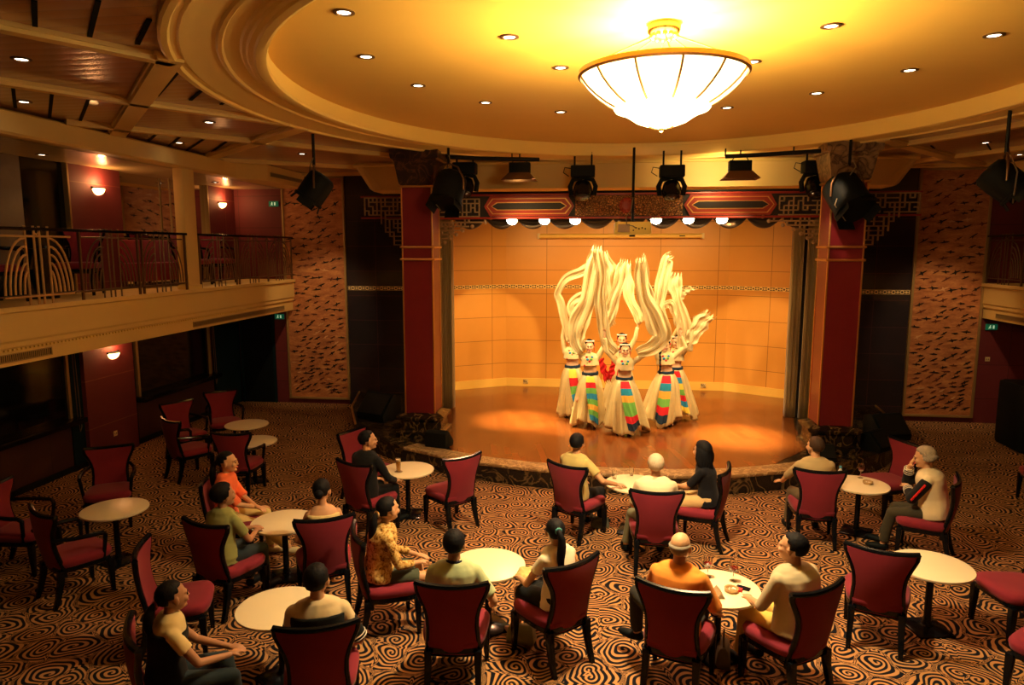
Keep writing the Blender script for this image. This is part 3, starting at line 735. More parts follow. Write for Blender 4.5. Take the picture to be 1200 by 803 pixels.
# --- lighting truss
for uv,lab in (([(523,184),(560,185.5),(600,186.5),(632,187)],'black lighting bar under the cornice left of the projector pole'),([(850,183.5),(890,181.5),(930,179),(962,177)],'black lighting bar under the cornice right of the projector pole')):
    P_=[aY(u,v,12.0+.5*(1-abs(u-740)/230)) for u,v in uv]; c0=P_[1].copy()
    root=empty('lighting_bar',lab,'lighting bar',c0)
    MB().tube([q-c0 for q in P_],.035,10).build('bar',M['black_metal'],root)
    for q in (P_[0],P_[2]): MB().tube([q-c0,(q.x-c0.x,q.y-c0.y,5.30-c0.z)],.012,6).build('hanger',M['black_metal'],root)
b=empty('scaffold_pipe','thin dark pipe run along the top of the frieze','pipe',(.43,13.16,4.675)); MB().tube([(-3.3,0,0),(3.2,0,0)],.03,8).build('pipe',M['black_metal'],b)
for k in range(16): MB().box((-3+.4*k,0,-.03),(.05,.05,.08)).build('clamp',M['black_metal'],b,smooth=False)
def moving_head(x,y,z,lab):
    root=empty('moving_head_light',lab,'stage light',(x,y,z),0,'moving head lights on the bar'); root.scale=(1.25,1.25,1.12)
    MB().bb((-.17,-.12,.16),(.17,.12,.34)).build('base_box',M['black'],root,bevel=.02)
    for s in (-1,1): MB().tube([(s*.12,0,.34),(s*.12,0,(5.335-z)/1.12)],.014,6).build('clamp',M['black_metal'],root)
    MB().tube([(-.16,0,-.12),(-.18,0,.02),(-.14,0,.12),(0,0,.16),(.14,0,.12),(.18,0,.02),(.16,0,-.12)],.035,8).build('yoke',M['black'],root)
    h=MB(); h.lathe([(.04,.16),(.11,.12),(.135,.02),(.13,-.08),(.11,-.14),(.09,-.15)],18); h.build('head',M['black_gloss'],root,xf=Matrix.Rotation(R(-30),4,'X')@Matrix.Translation((0,0,-.05)))
    MB().lathe([(.085,-.155),(.05,-.172),(.01,-.178)],16).build('lens',M['lens_dark'],root,xf=Matrix.Rotation(R(-30),4,'X')@Matrix.Translation((0,0,-.05)))
    MB().tube([(-.17,0,.3),(-.26,.02,.32),(-.28,.02,.24),(-.20,0,.18)],.007,5).build('cable',M['black_metal'],root)
HY=(12.78,12.66,12.66,12.78)
p=[aY(u,v,y) for (u,v),y in zip(((545,212),(683,216),(787,216),(955,211)),HY)]
for q,yy_,l in zip(p,HY,('moving head light at the left end of the bar, behind the big spotlight','moving head light on the bar left of the projector pole','moving head light on the bar right of the projector pole','moving head light at the right end of the bar, with a small red lamp')):
    moving_head(q.x,yy_,q.z-.06,l)
def flood(x,y,z,lab):
    root=empty('floodlight',lab,'stage light',(x,y,z),0,'floodlights on the bar'); root.scale=(1.2,1.2,1.1)
    MB().bb((-.15,-.07,.02),(.15,.09,.18)).build('housing',M['black'],root,bevel=.01)
    r=[[(-a,-b-.02,zz),(a,-b-.02,zz),(a,b,zz),(-a,b,zz)] for a,b,zz in ((.15,.08,.02),(.25,.17,-.10))]
    MB().loft(r,True,False).build('barn_doors',M['bronze'],root,smooth=False)
    MB().tube([(0,0,.24),(0,0,(5.275-z)/1.1)],.010,6).build('hanger',M['black_metal'],root)
    MB().tube([(-.15,0,.1),(-.08,0,.24),(.08,0,.24),(.15,0,.1)],.008,6).build('yoke',M['black_metal'],root)
q=aY(609,203,12.3); flood(q.x,12.3,q.z-.02,'flared floodlight on the left half of the bar')
q=aY(867,201,12.3); flood(q.x,12.3,q.z-.02,'flared floodlight on the right half of the bar')
def spot_can(u,v,y,poletop,lab,tilt,yaw,s=1.0):
    p=aY(u,v,y); root=empty('hanging_spotlight',lab,'spotlight',p,yaw)
    m=Matrix.Rotation(R(tilt),4,'X')
    MB().lathe([(.08*s,.26*s),(.17*s,.245*s),(.21*s,.20*s),(.22*s,.05*s),(.215*s,-.16*s),(.235*s,-.17*s),(.235*s,-.21*s),(.20*s,-.21*s)],22).build('can',M['black'],root,xf=m)
    MB().lathe([(.20*s,-.18*s),(.10*s,-.20*s),(.01,-.21*s)],18).build('lens',M['lens_dark'],root,xf=m)
    bd=MB()
    for a in range(4): 
        c_,s_=math.cos(a*math.pi/2),math.sin(a*math.pi/2)
        bd.prism([m@V((c_*.2*s-s_*.12*s,s_*.2*s+c_*.12*s,-.2*s)),m@V((c_*.2*s+s_*.12*s,s_*.2*s-c_*.12*s,-.2*s)),m@V((c_*.23*s+s_*.12*s,s_*.23*s-c_*.12*s,-.30*s)),m@V((c_*.23*s-s_*.12*s,s_*.23*s+c_*.12*s,-.30*s))],m.to_3x3()@V((c_*.008,s_*.008,0)))
    bd.build('barn_doors',M['black'],root,smooth=False)
    MB().tube([(-.24*s,0,0),(-.24*s,0,.15*s),(-.15*s,0,.31*s),(0,0,.37*s),(.15*s,0,.31*s),(.24*s,0,.15*s),(.24*s,0,0)],.014,8).build('yoke',M['bronze'],root)
    top=poletop-p.z
    MB().tube([(0,0,.36*s),(0,0,top)],.022,8).build('hanging_pole',M['black_metal'],root)
    MB().tube([(0,0,.5*s),(.08,-.05,.35*s),(-.22,-.1,.1*s),(-.30,-.08,-.1*s),(-.10,-.1,-.28*s)],.009,6).build('cable',M['grey_metal'],root)
    return p
spot_can(526,223,11.45,5.28,'big black spotlight hanging before the left column',-28,R(-20),1.18)
spot_can(993,231,11.4,5.28,'big black spotlight hanging before the right column',-42,R(25),1.3)
spot_can(369,222,10.0,5.31,'black spotlight hanging before the left bird panel',-35,R(-70),.95)
spot_can(1176,213,9.4,5.31,'black spotlight hanging at the right edge before the bird panel',-50,R(70),.95)
# --- chandelier
ch=empty('chandelier','large glowing glass bowl chandelier under the oval ceiling','chandelier',(.47,6.13,5.485))
MB().lathe([(.12,0),(.135,-.02),(.135,-.06),(.12,-.08),(.10,-.10),(.03,-.115),(.01,-.12)],28).build('ceiling_canopy',M['brass'],ch)
q=MB()
for k in range(12): a=2*math.pi*k/12; q.ell((.10*math.cos(a),.10*math.sin(a),-.10),(.025,.025,.02),n=8,m=5)
q.build('canopy_leaves',M['brass'],ch)
for k in range(6):
    a=2*math.pi*(k+.5)/6; MB().tube([(.09*math.cos(a),.09*math.sin(a),-.10),(.66*math.cos(a),.66*math.sin(a),-.375)],.006,6).build('suspension_rod',M['brass'],ch)
def cr(z0,r0,t):  # bowl profile
    return
bp=[(.675,-.405),(.665,-.43),(.62,-.49),(.55,-.555),(.46,-.62),(.37,-.668)]
mb=MB(); n=72
rings=[[V((r*(1+.004*math.cos(k*math.pi))*math.cos(2*math.pi*k/n),r*math.sin(2*math.pi*k/n),z)) for k in range(n)] for r,z in bp]
o=MB().loft(rings,True,False).build('glass_bowl',M['bowl'],ch); 
lp=[(.385,-.655),(.40,-.675),(.385,-.695),(.33,-.712),(.27,-.745),(.21,-.785),(.14,-.81),(.08,-.818)]
MB().lathe(lp,60,cap=False).build('lower_glass_bowl',M['bowl_low'],ch)
MB().lathe([(.675,-.375),(.70,-.375),(.705,-.41),(.685,-.425),(.672,-.41),(.672,-.38),(.675,-.375)],72,cap=False).build('brass_rim',M['gold'],ch)
for k in range(12):
    a=2*math.pi*k/12+R(8); MB().tube([((r+.008)*math.cos(a),(r+.008)*math.sin(a),z) for r,z in bp],.010,6).build('rib',M['gold'],ch)
MB().lathe([(.10,-.812),(.105,-.825),(.07,-.835),(.02,-.842),(.018,-.86),(.006,-.868)],20).build('finial',M['brass'],ch)
# --- recessed downlights
def downlight(p,lab,grp,power=0):
    root=empty('downlight',lab,'downlight',p,0,grp)
    MB().lathe([(.085,.0),(.085,-.008),(.060,-.012),(.055,-.002)],20,cap=False).build('trim_ring',M['bronze'],root)
    MB().lathe([(.052,-.004),(.03,-.006),(.005,-.007)],14).build('lens',M['lens_small'],root)
    if power:
        l=bpy.data.lights.new('downlight_spot','SPOT'); l.energy=power; l.color=(1,.60,.25); l.spot_size=R(100); l.spot_blend=.8; l.shadow_soft_size=.05
        lo=bpy.data.objects.new('downlight_lamp',l); col.objects.link(lo); lo.parent=root; lo.location=(0,0,-.03)
DL=[(403,14),(429,66),(490,100),(597,43),(657,79),(569,120),(657,131),(882,72),(974,30),(957,109),(852,126),(1066,82),(1165,41)]
for q in DL: downlight(aZ(*q,5.485),'small lit downlight in the recessed oval ceiling','downlights in the oval ceiling',9)
for q in [(25,69),(28,119),(245,143),(210,167),(354,180),(315,194),(408,160)]: downlight(aZ(*q,CZ),'small lit downlight among the slatted boards left of the oval','downlights in the left slatted ceiling',14 if q[0]>300 else 5)
for q in [(1155,167),(1195,181)]: downlight(aZ(*q,CZ),'small lit downlight in the slatted ceiling at the right','downlights in the right slatted ceiling',22)
for q in [(49,181)]: downlight(aZ(*q,5.0),'small lit downlight in the left balcony soffit','downlights in the balcony soffit',8)
for q in ((-7.95,12.4,5.0),(-7.95,13.7,5.0)): downlight(q,'added downlight at the far end of the left balcony soffit','downlights in the balcony soffit',14)  # extra downlights added to brighten this end of the soffit
# --- loudspeakers and boxes
def wedge(loc,rz,s,lab,nm='stage_monitor'):
    root=empty(nm,lab,'loudspeaker',loc,rz)
    p=[(-.28*s,.20*s,0),(-.28*s,-.22*s,0),(-.28*s,-.24*s,.10*s),(-.28*s,.02*s,.40*s),(-.28*s,.20*s,.36*s)]
    MB().prism(p,(.56*s,0,0)).build('cabinet',M['black'],root,bevel=.012)
    MB().prism([(-.25*s,-.246*s,.12*s),(.25*s,-.246*s,.12*s),(.25*s,-.01*s,.385*s),(-.25*s,-.01*s,.385*s)],(0,-.01,.006)).build('grille',M['black_metal'],root,smooth=False)
wedge((-4.35,13.05,.3),R(-25),1.25,'black wedge loudspeaker on the low stage left of the left column')
wedge((-2.72,11.25,.3),R(165),.7,'black box loudspeaker at the foot of the left column')
wedge((5.05,12.75,.3),R(20),1.1,'black wedge loudspeaker right of the right column')
wedge((3.55,11.30,.3),R(0),.62,'black monitor loudspeaker before the right column foot')
wedge((4.62,12.0,.3),R(40),.8,'black wedge loudspeaker beside the right column foot')
root=empty('equipment_cabinet','tall black covered cabinet below the right balcony','cabinet',(7.95,13.5,0))
MB().bb((-.50,-.45,0),(.75,.45,1.22)).build('body',M['black'],root,bevel=.08)
MB().bb((-.45,-.46,.06),(.70,-.445,.62)).build('lower_panel',M['black_metal'],root,bevel=.01)
# ================================================================ CHAIRS AND TABLES
def back_outline(z):
    """half width of the flared back at height z (0.36..0.93)"""
    pts=[(.34,.215),(.45,.205),(.58,.195),(.68,.200),(.76,.222),(.83,.258),(.885,.285),(.93,.290)]
    for (a,p),(b,q) in zip(pts,pts[1:]):
        if z<=b: 
            f=(z-a)/(b-a); f=max(0,min(1,f)); return p+(q-p)*f
    return pts[-1][1]
def back_y(z,x=0): return -.215-.16*max(0,(z-.40))+.55*x*x-.02*math.sin((z-.4)*6)
def back_mesh(front,grow,th,z0,z1,nx=12,nz=14,topround=0):
    rings=[]
    for i in range(nz+1):
        z=z0+(z1-z0)*i/nz; hw=back_outline(z)+grow; r=[]
        for k in range(nx+1):
            u=-1+2*k/nx; x=u*hw; puff=.018*(1-u*u)*(4*(i/nz)*(1-i/nz))**.5
            zz=z-(.03*(u*u) if i==nz else 0)*topround+ (.018*u*u*(i/nz)**3)
            r.append(V((x,back_y(z,x)+th/2+puff,zz)))
        for k in range(nx,-1,-1):
            u=-1+2*k/nx; x=u*hw; puff=.008*(1-u*u)*(4*(i/nz)*(1-i/nz))**.5
            zz=z+(.018*u*u*(i/nz)**3)
            r.append(V((x,back_y(z,x)-th/2-puff,zz)))
        rings.append(r)
    return MB().loft(rings)
def make_chair(arms,velvet,lab,group):
    root=empty('lounge_armchair' if arms else 'lounge_chair',lab,'chair',(0,0,0),0,group)
    sw,sd=(.29,.265)
    s=MB(); rings=[]
    for z,g in ((.385,-.01),(.40,.0),(.44,.008),(.465,-.005),(.478,-.04),(.482,-.10)):
        r=[]
        for k in range(32):
            a=2*math.pi*k/32; cx=math.copysign(abs(math.cos(a))**.45,math.cos(a)); sy=math.copysign(abs(math.sin(a))**.45,math.sin(a))
            hw=(.245+.045*(sy*.5+.5))+g; r.append((cx*hw,sy*(sd+g)+.02+(.02*(1-cx*cx) if sy>0 else 0),z))
        rings.append(r)
    s.loft(rings); s.build('seat',velvet,root,auto=60)
    rings=[]
    for z,g in ((.335,-.02),(.345,-.008),(.39,-.004)):
        r=[]
        for k in range(32):
            a=2*math.pi*k/32; cx=math.copysign(abs(math.cos(a))**.4,math.cos(a)); sy=math.copysign(abs(math.sin(a))**.4,math.sin(a))
            hw=(.245+.045*(sy*.5+.5))+g; r.append((cx*hw,sy*(sd+g)+.02,z))
        rings.append(r)
    MB().loft(rings).build('seat_rail',M['black_gloss'],root)
    back_mesh(True,-.012,.052,.335,.915).build('backrest',velvet,root,auto=60)
    f=MB()
    for sx in(-1,1):
        pts=[];
        for i in range(15):
            z=.30+(.925-.30)*i/14; x=sx*(back_outline(z)); pts.append((x,back_y(z,x),z+.018*(i/14)**3))
        f.tube(pts,[.022]*10+[.024]*5,8)
    pts=[]
    for k in range(15):
        u=-1+2*k/14; x=u*.298; pts.append((x,back_y(.93,x),.925+.018*u*u))
    f.tube(pts,.026,8); 
    f.tube([(x,back_y(.33,x),.325) for x in (-.21,-.1,0,.1,.21)],.022,8)
    f.build('back_frame',M['black_gloss'],root)
    for sx in(-1,1):
        l=MB(); l.loft([[(sx*x0-w,y0-w,z),(sx*x0+w,y0-w,z),(sx*x0+w,y0+w,z),(sx*x0-w,y0+w,z)] for x0,y0,w,z in ((.245,.245,.030,.36),(.245,.248,.028,.25),(.248,.255,.018,0))])
        l.build('leg',M['black_gloss'],root,bevel=.004)
        l=MB(); l.loft([[(sx*x0-w,y0-w,z),(sx*x0+w,y0-w,z),(sx*x0+w,y0+w,z),(sx*x0-w,y0+w,z)] for x0,y0,w,z in ((.205,-.215,.031,.37),(.205,-.225,.028,.25),(.210,-.262,.024,.10),(.212,-.30,.020,0))])
        l.build('leg',M['black_gloss'],root,bevel=.004)
    if arms:
        for sx in(-1,1):
            a=MB(); a.tube([(sx*.235,-.28,.70),(sx*.295,-.10,.685),(sx*.315,.06,.675),(sx*.305,.17,.665),(sx*.29,.20,.63),(sx*.275,.19,.50),(sx*.26,.18,.38)],[.020,.022,.024,.024,.024,.020,.018],8)
            a.build('arm',M['black_gloss'],root)
    return root
CH=[ # (kind, back-top centre x,y, angle, label)
('r',-1.75,8.61,46,'empty red lounge chair by the table with the beer glass, backed to the room'),
('r',-.42,8.43,-31,'red lounge chair under the man in the olive t-shirt'),
('r',.65,7.59,0,'red lounge chair under the bald man in the white shirt'),
('r',1.58,8.52,70,'red lounge chair under the long-haired woman in black'),
('r',2.69,8.6,-6,'plum-backed chair under the man in the tan shirt near the right column'),
('r',4.32,10.12,111,'empty red chair beside the grey-haired man, its red front showing'),
('r',4.20,8.45,62,'plum-backed chair under the grey-haired man in the sports jacket'),
('r',.59,5.36,-19,'bright red chair under the bald man in the orange shirt'),
('r',1.79,5.5,35,'bright red chair under the man in the grey shirt'),
('r',2.54,6.32,-20,'empty plum-backed chair before the round table at the right'),
('r',4.35,6.95,100,'empty chair at the right edge with only its seat in view, the farther one'),
('r',3.95,5.55,38,'empty chair at the right edge with only its seat in view, the nearer one'),
('r',-1.17,5.18,6,'plum-backed chair under the man in the pale green shirt'),
('r',-.19,5.71,42,'red chair under the ponytailed woman in the white top'),
('p',-2.32,6.08,-62,'plum chair seen edge-on under the woman in the patterned blouse'),
('p',-2.73,6.38,27,'dark chair under the woman in the tank top with a bun'),
('p',-3.89,6.1,-16,'plum chair under the seated person in the green t-shirt'),
('p',-2.0,4.44,19,'dark chair at the bottom edge under the boy in black and white'),
('p',-3.30,4.20,-50,'dark chair at the bottom left under the woman in the dark vest'),
('p',-4.16,5.50,-66,'empty plum chair beyond the woman in the dark vest'),
('a',-5.73,6.15,-28,'empty armchair with a red-lit back at the left, near the round table'),
('a',-6.95,6.85,-80,'empty dark armchair at the left edge of the photo'),
('a',-6.71,8.49,-149,'empty armchair under the wall socket, facing the room'),
('a',-6.79,9.92,-30,'empty dark armchair behind the woman in the coral blouse, left of another'),
('a',-7.50,11.2,-120,'empty armchair close below the second window'),
('a',-7.22,12.19,-139,'empty armchair farthest back under the left balcony'),
('a',-5.39,9.29,5,'empty armchair with plum back just beyond the woman in the coral blouse'),
('p',-3.11,8.16,-24,'plum-backed chair under the man in black by the beer glass table'),
('r',-3.72,9.72,-112,'red-fronted chair behind the man in black'),
('p',-4.62,7.35,-75,'dark chair under the woman in the coral blouse'),
('p',6.75,10.55,80,'dark empty chair at the far right edge of the photo'),
]
protos={}
chair_pos=[]
GR={'r':'red lounge chairs around the tables','p':'plum lounge chairs in the dim left half','a':'empty armchairs under the left balcony'}
for k,x,y,ang,lab in CH:
    a=R(ang); x,y=x*.985,y*.985; ox,oy=x-math.sin(a)*.30,y+math.cos(a)*.30
    if k not in protos:
        protos[k]=make_chair(k=='a',M['velvet'] if k!='x' else M['velvet_dark'],lab,GR[k]); o=protos[k]
        o.scale=(1.0,1.0,1.043); o.location=(ox,oy,0); o.rotation_euler=(0,0,a)
    else: o=dup(protos[k],(ox,oy,0),a,lab,GR[k])
    chair_pos.append((ox,oy,a))
def make_table(lab,dia=.72):
    root=empty('round_table',lab,'table',(0,0,0),0,'round pedestal tables')
    r=dia/2
    MB().lathe([(r-.03,.622),(r-.004,.627),(r,.637),(r-.003,.648),(r-.012,.65),(.002,.65)],56).build('table_top',M['table_top'],root)
    MB().lathe([(.10,.625),(.04,.60),(.033,.55),(.033,.10),(.045,.05),(.06,.04)],18).build('pedestal',M['black_gloss'],root)
    b=MB(); b.lathe([(.25,0),(.25,.018),(.22,.03),(.06,.045),(.05,.06)],4,a0=math.pi/4); b.build('base_plate',M['black_gloss'],root,bevel=.004)
    return root
TB=[(-6.03,10.95,'small round cream table farthest back at the left'),(-5.39,9.96,'round cream table partly hidden behind an armchair back'),(-5.58,7.07,'round cream table between the empty armchairs at the left'),
(-3.45,6.96,'round cream table beside the woman in the coral blouse'),(-2.65,5.2,'round cream table at the bottom left behind the boy in black and white'),(-2.6,8.91,'round cream table holding the beer glass'),
(-1.04,6.22,'empty round cream table beside the man in pale green'),(.44,8.74,'round cream table between the olive t-shirt and the white shirt'),(1.08,6.02,'round cream table with two red wine glasses'),
(3.32,9.08,'round cream table by the grey-haired man'),(3.17,6.74,'empty round cream table at the right')]
tab=[]
for i,(x,y,lab) in enumerate(TB):
    if i==0: t0=make_table(lab); t0.location=(x,y,0)
    else: dup(t0,(x,y,0),R(37*i),lab)
    tab.append((x,y))
# --- things on the tables
M['glass']=pm('clear_glass',(.95,.95,.9),.02,trans=1.0,spec=.5)
M['beer']=pm('beer',(.85,.42,.06),.1,trans=.4,spec=.4)
M['foam']=pm('beer_foam',(.85,.78,.6),.8)
M['wine']=pm('red_wine',(.16,.004,.006),.05,spec=.6)
M['amber_glass']=pm('ashtray_glass',(.70,.48,.22),.12,trans=.35)
M['paper_dark']=pm('menu_card',(.34,.24,.13),.5)
M['paper_white']=pm('white_paper',(.75,.72,.62),.6)
M['red_pack']=pm('red_packet',(.55,.02,.02),.4)
def stem_glass(x,y,wine,lab,grp='wine glasses'):
    root=empty('wine_glass',lab,'glass',(x,y,.65),0,grp)
    MB().lathe([(.033,0),(.033,.003),(.006,.008),(.004,.02),(.004,.075),(.012,.085),(.035,.105),(.042,.13),(.040,.165),(.033,.195),(.031,.195),(.038,.165),(.040,.13),(.033,.107),(.008,.09)],22).build('bowl_and_stem',M['glass'],root)
    if wine: MB().lathe([(.004,.089),(.032,.107),(.0385,.128),(.0385,.132),(.002,.132)],20).build('wine',wine,root)
def tumbler(x,y,liq,lab,h=.14,r=.032):
    root=empty('drinking_glass',lab,'glass',(x,y,.65))
    MB().lathe([(r*.8,0),(r,h),(r-.003,h),(r*.8-.003,.008),(.003,.008)],20).build('glass_wall',M['glass'],root)
    if liq:
        MB().lathe([(r*.8-.005,.009),(r-.007,h*.78),(.002,h*.78)],18).build('drink',liq,root)
        MB().lathe([(r-.006,h*.78),(r-.005,h*.90),(.002,h*.90)],18).build('foam',M['foam'],root)
def ashtray(x,y,lab):
    root=empty('ashtray',lab,'ashtray',(x,y,.65))
    MB().lathe([(.05,0),(.06,.01),(.062,.032),(.048,.032),(.042,.012),(.003,.010)],22).build('dish',M['amber_glass'],root)
    q=MB()
    for k in range(3): q.tube([(.03*math.cos(k*2),.03*math.sin(k*2),.02),(-.01*k,.015,.017)],.004,6)
    q.build('cigarette_ends',M['paper_white'],root)
p=aZ(467,553,.65); tumbler(p.x,p.y,M['beer'],'tall glass of beer on the table beside the man in black',.19,.037)
root=empty('coaster','round dark coaster under the beer glass','coaster',(p.x,p.y-.0,.6500)); MB().lathe([(.055,0),(.055,.003),(.002,.003)],20).build('disc',M['paper_dark'],root)
for o_ in [bpy.data.objects['drinking_glass']]: o_.location.z=.653
p=aZ(720,561,.65); tumbler(p.x,p.y,None,'clear tumbler at the left rim of the front centre table',.11)
p=aZ(740,557,.65); tumbler(p.x,p.y,None,'clear tumbler behind the white-shirted man on the front centre table',.11)
p=aZ(829,676,.65); stem_glass(p.x,p.y,M['wine'],'glass of red wine nearest the bald man in orange')
p=aZ(859,681,.65); stem_glass(p.x,p.y,M['wine'],'glass of red wine toward the man in the grey shirt')
p=aZ(857,693,.65); ashtray(p.x,p.y,'small amber ashtray between the wine glasses and the phone')
p=aZ(871,690,.65); root=empty('mobile_phone','black mobile phone lying at the right of the wine table','phone',(p.x,p.y,.65),R(60)); MB().bb((-.028,-.06,0),(.028,.06,.014)).build('body',M['black_gloss'],root,bevel=.005); MB().bb((-.022,-.02,.0142),(.022,.045,.0152)).build('screen',M['lens_dark'],root,smooth=False)
p=aZ(864,692,.65); root=empty('cigarette_packet','small red and white cigarette packet beside the phone','packet',(p.x,p.y,.65),R(70)); MB().bb((-.027,-.042,0),(.027,.005,.02)).build('red_half',M['red_pack'],root,bevel=.002); MB().bb((-.027,.005,0),(.027,.042,.02)).build('white_half',M['paper_white'],root,bevel=.002)
p=aZ(842,697,.65); root=empty('menu_card','folded brown menu card near the bald man in orange','card',(p.x,p.y,.65),R(5)); MB().prism([(-.04,-.08,0),(.04,-.08,0),(0,-.08,.05)],(0,.16,0)).build('folded_card',M['paper_dark'],root,smooth=False)
p=aZ(1017,567,.65); ashtray(p.x,p.y,'amber ashtray on the table by the grey-haired man')
p=aZ(1018,560,.65); stem_glass(3.42,9.33,M['wine'],'wine glass at the far rim of the grey-haired man\'s table')
root=empty('water_bottle','small water bottle with a blue cap on the table by the tan-shirted man','bottle',(3.12,9.20,.65)); MB().lathe([(.028,0),(.030,.01),(.030,.12),(.014,.15),(.013,.165)],18).build('bottle_body',M['paper_white'],root); MB().lathe([(.016,.163),(.016,.19),(.002,.19)],14).build('cap',pm('blue_cap',(.05,.35,.55),.4),root)
# --- balcony furniture seen as silhouettes
bt=empty('balcony_table','dark round table on the left balcony behind the bright scroll panel','table',(-7.95,9.0,2.94))
MB().lathe([(.30,.70),(.32,.71),(.32,.74),(.002,.74)],32).build('table_top',M['black_gloss'],bt); MB().lathe([(.03,.70),(.03,.05),(.2,.03),(.2,0)],16).build('pedestal',M['black_metal'],bt)
for (x,y,a,l) in ((-7.95,9.75,-160,'dark armchair on the left balcony beyond the round table'),(-7.9,12.6,-90,'dark armchair on the left balcony near its far end'),(-7.95,13.6,-120,'second dark armchair near the far end of the left balcony'),(-7.95,8.2,-10,'dark armchair on the left balcony, nearest the left edge')):
    o=dup(protos['a'],(x,y,2.94),R(a),l,'armchairs on the left balcony')
sf=empty('red_sofa','red upholstered bench on the left balcony behind the railing','sofa',(-8.25,12.1,2.94),0)
MB().bb((-.25,-.75,.12),(.25,.75,.45)).build('seat',M['velvet'],sf,bevel=.04); MB().bb((-.30,-.75,.12),(-.16,.75,.86)).build('backrest',M['velvet'],sf,bevel=.04)
# ================================================================ PEOPLE
TS=bpy.data.scenes.new('tmp_scene'); import time; _T=[0]
def remesh(mb,name,voxel,it=3,mat=None,parent=None,wr=0,wsc=9,xf=None,seed=0,fac=.5):
    me=mb.mesh('tmp',True)
    o=bpy.data.objects.new('tmp',me); TS.collection.objects.link(o)
    r=o.modifiers.new('r','REMESH'); r.mode='VOXEL'; r.voxel_size=voxel; r.use_smooth_shade=True
    if it: s=o.modifiers.new('s','SMOOTH'); s.factor=fac; s.iterations=it
    # evaluate with only this object visible to the graph
    vl=TS.view_layers[0]; vl.update(); dg=vl.depsgraph
    nm=bpy.data.meshes.new_from_object(o.evaluated_get(dg)); nm.name=name
    bpy.data.objects.remove(o); bpy.data.meshes.remove(me)
    if wr:
        cs=[v.co.copy() for v in nm.vertices]; ns=[v.normal.copy() for v in nm.vertices]; out=[]
        for co,no in zip(cs,ns):
            p=co*wsc; d=noise.noise(V((p.x+seed,p.y*1.0,p.z*.55)))+.5*noise.noise(V((p.x*2.1,p.y*2.1+seed,p.z*1.4)))
            out.extend(co+no*(wr*d))
        nm.vertices.foreach_set('co',out)
    if xf is not None: nm.transform(xf)
    for p in nm.polygons: p.use_smooth=True
    return obj(name,nm,parent,mat)
def frust(mb,a,b,ra,rb,n=14,round_a=True,round_b=False):
    a=V(a);b=V(b);t=(b-a).normalized(); pts=[];rs=[]
    if round_a:
        for k in range(4): q=math.pi/2*k/4; pts.append(a-t*ra*math.cos(q)); rs.append(max(.001,ra*math.sin(q)))
    pts+=[a,b]; rs+=[ra,rb]
    if round_b:
        for k in range(1,5): q=math.pi/2*k/4; pts.append(b+t*rb*math.sin(q)); rs.append(max(.001,rb*math.cos(q)))
    mb.tube(pts,rs,n)
def ik(a,b,l1,l2,pole):
    a=V(a);b=V(b);d=b-a;L=d.length
    if L>l1+l2-.004: b=a+d*((l1+l2-.004)/L); d=b-a; L=d.length
    L=max(L,abs(l1-l2)+.01)
    t=d.normalized(); x=(l1*l1-l2*l2+L*L)/(2*L); h=math.sqrt(max(0,l1*l1-x*x))
    p=V(pole); p=(p-t*p.dot(t)); p=p.normalized() if p.length>1e-5 else t.orthogonal().normalized()
    return a+t*x+p*h,b
def skin_m(name,c): return pm(name,c,.5,spec=.35,var=.06,vscale=12)
SK={'a':skin_m('skin_warm',(.56,.30,.16)),'b':skin_m('skin_tan',(.42,.21,.11)),'c':skin_m('skin_fair',(.66,.37,.20)),'d':skin_m('skin_dancer',(.72,.42,.24))}
def m_hair(name,c,rough=.45):
    n=NB(name,.6,spec=.12)
    f=n.noise(n.mapv(n.tc.outputs['Object'],sc=(90,90,10)),2,3)[0]
    n.col(n.mix(f,tuple(k*.6 for k in c),tuple(k*1.5 for k in c))); n.bump(f,.5,.004); return n.m
HR={'black':m_hair('black_hair',(.006,.006,.008)),'brown':m_hair('brown_hair',(.05,.028,.016)),'grey':m_hair('grey_hair',(.30,.26,.20)),'white':m_hair('white_stubble',(.50,.40,.28)),'dkgrey':m_hair('greying_hair',(.09,.07,.055))}
M['lip']=pm('lips',(.50,.07,.06),.4); M['eye']=pm('eye_dark',(.02,.012,.01),.2); M['brow']=pm('eyebrow',(.03,.02,.015),.7)
CL={}
def cloth(name,c,rough=.8,**k):
    if name not in CL: CL[name]=pm(name,c,rough,var=k.pop('var',.08),vscale=7,sheen=.06,spec=.12,**k)
    return CL[name]
def head_mx(pos,yaw,pitch,roll):
    return Matrix.Translation(pos)@Matrix.Rotation(yaw,4,'Z')@Matrix.Rotation(pitch,4,'X')@Matrix.Rotation(roll,4,'Y')
def add_head(mb,h,s=1):
    def E(c,r,rot=None):
        m=h.to_3x3()
        if rot: m=m@rot
        mb.ell(h@(V(c)*s),[k*s for k in r],m,16,12)
    E((0,-.014,.026),(.076,.096,.092)); E((0,.018,-.02),(.064,.076,.088)); E((0,.040,-.078),(.040,.040,.034)); E((0,.072,.022),(.052,.022,.016))
    E((.034,.070,-.026),(.026,.024,.024));E((-.034,.070,-.026),(.026,.024,.024))
    E((0,.100,-.022),(.013,.017,.012)); E((0,.094,-.002),(.009,.014,.026)); E((0,.084,-.055),(.026,.011,.012)); E((0,.078,-.088),(.020,.018,.016))
    for sx in(-1,1): E((sx*.078,-.006,-.010),(.010,.020,.033),Matrix.Rotation(R(sx*-18),3,'Z'))
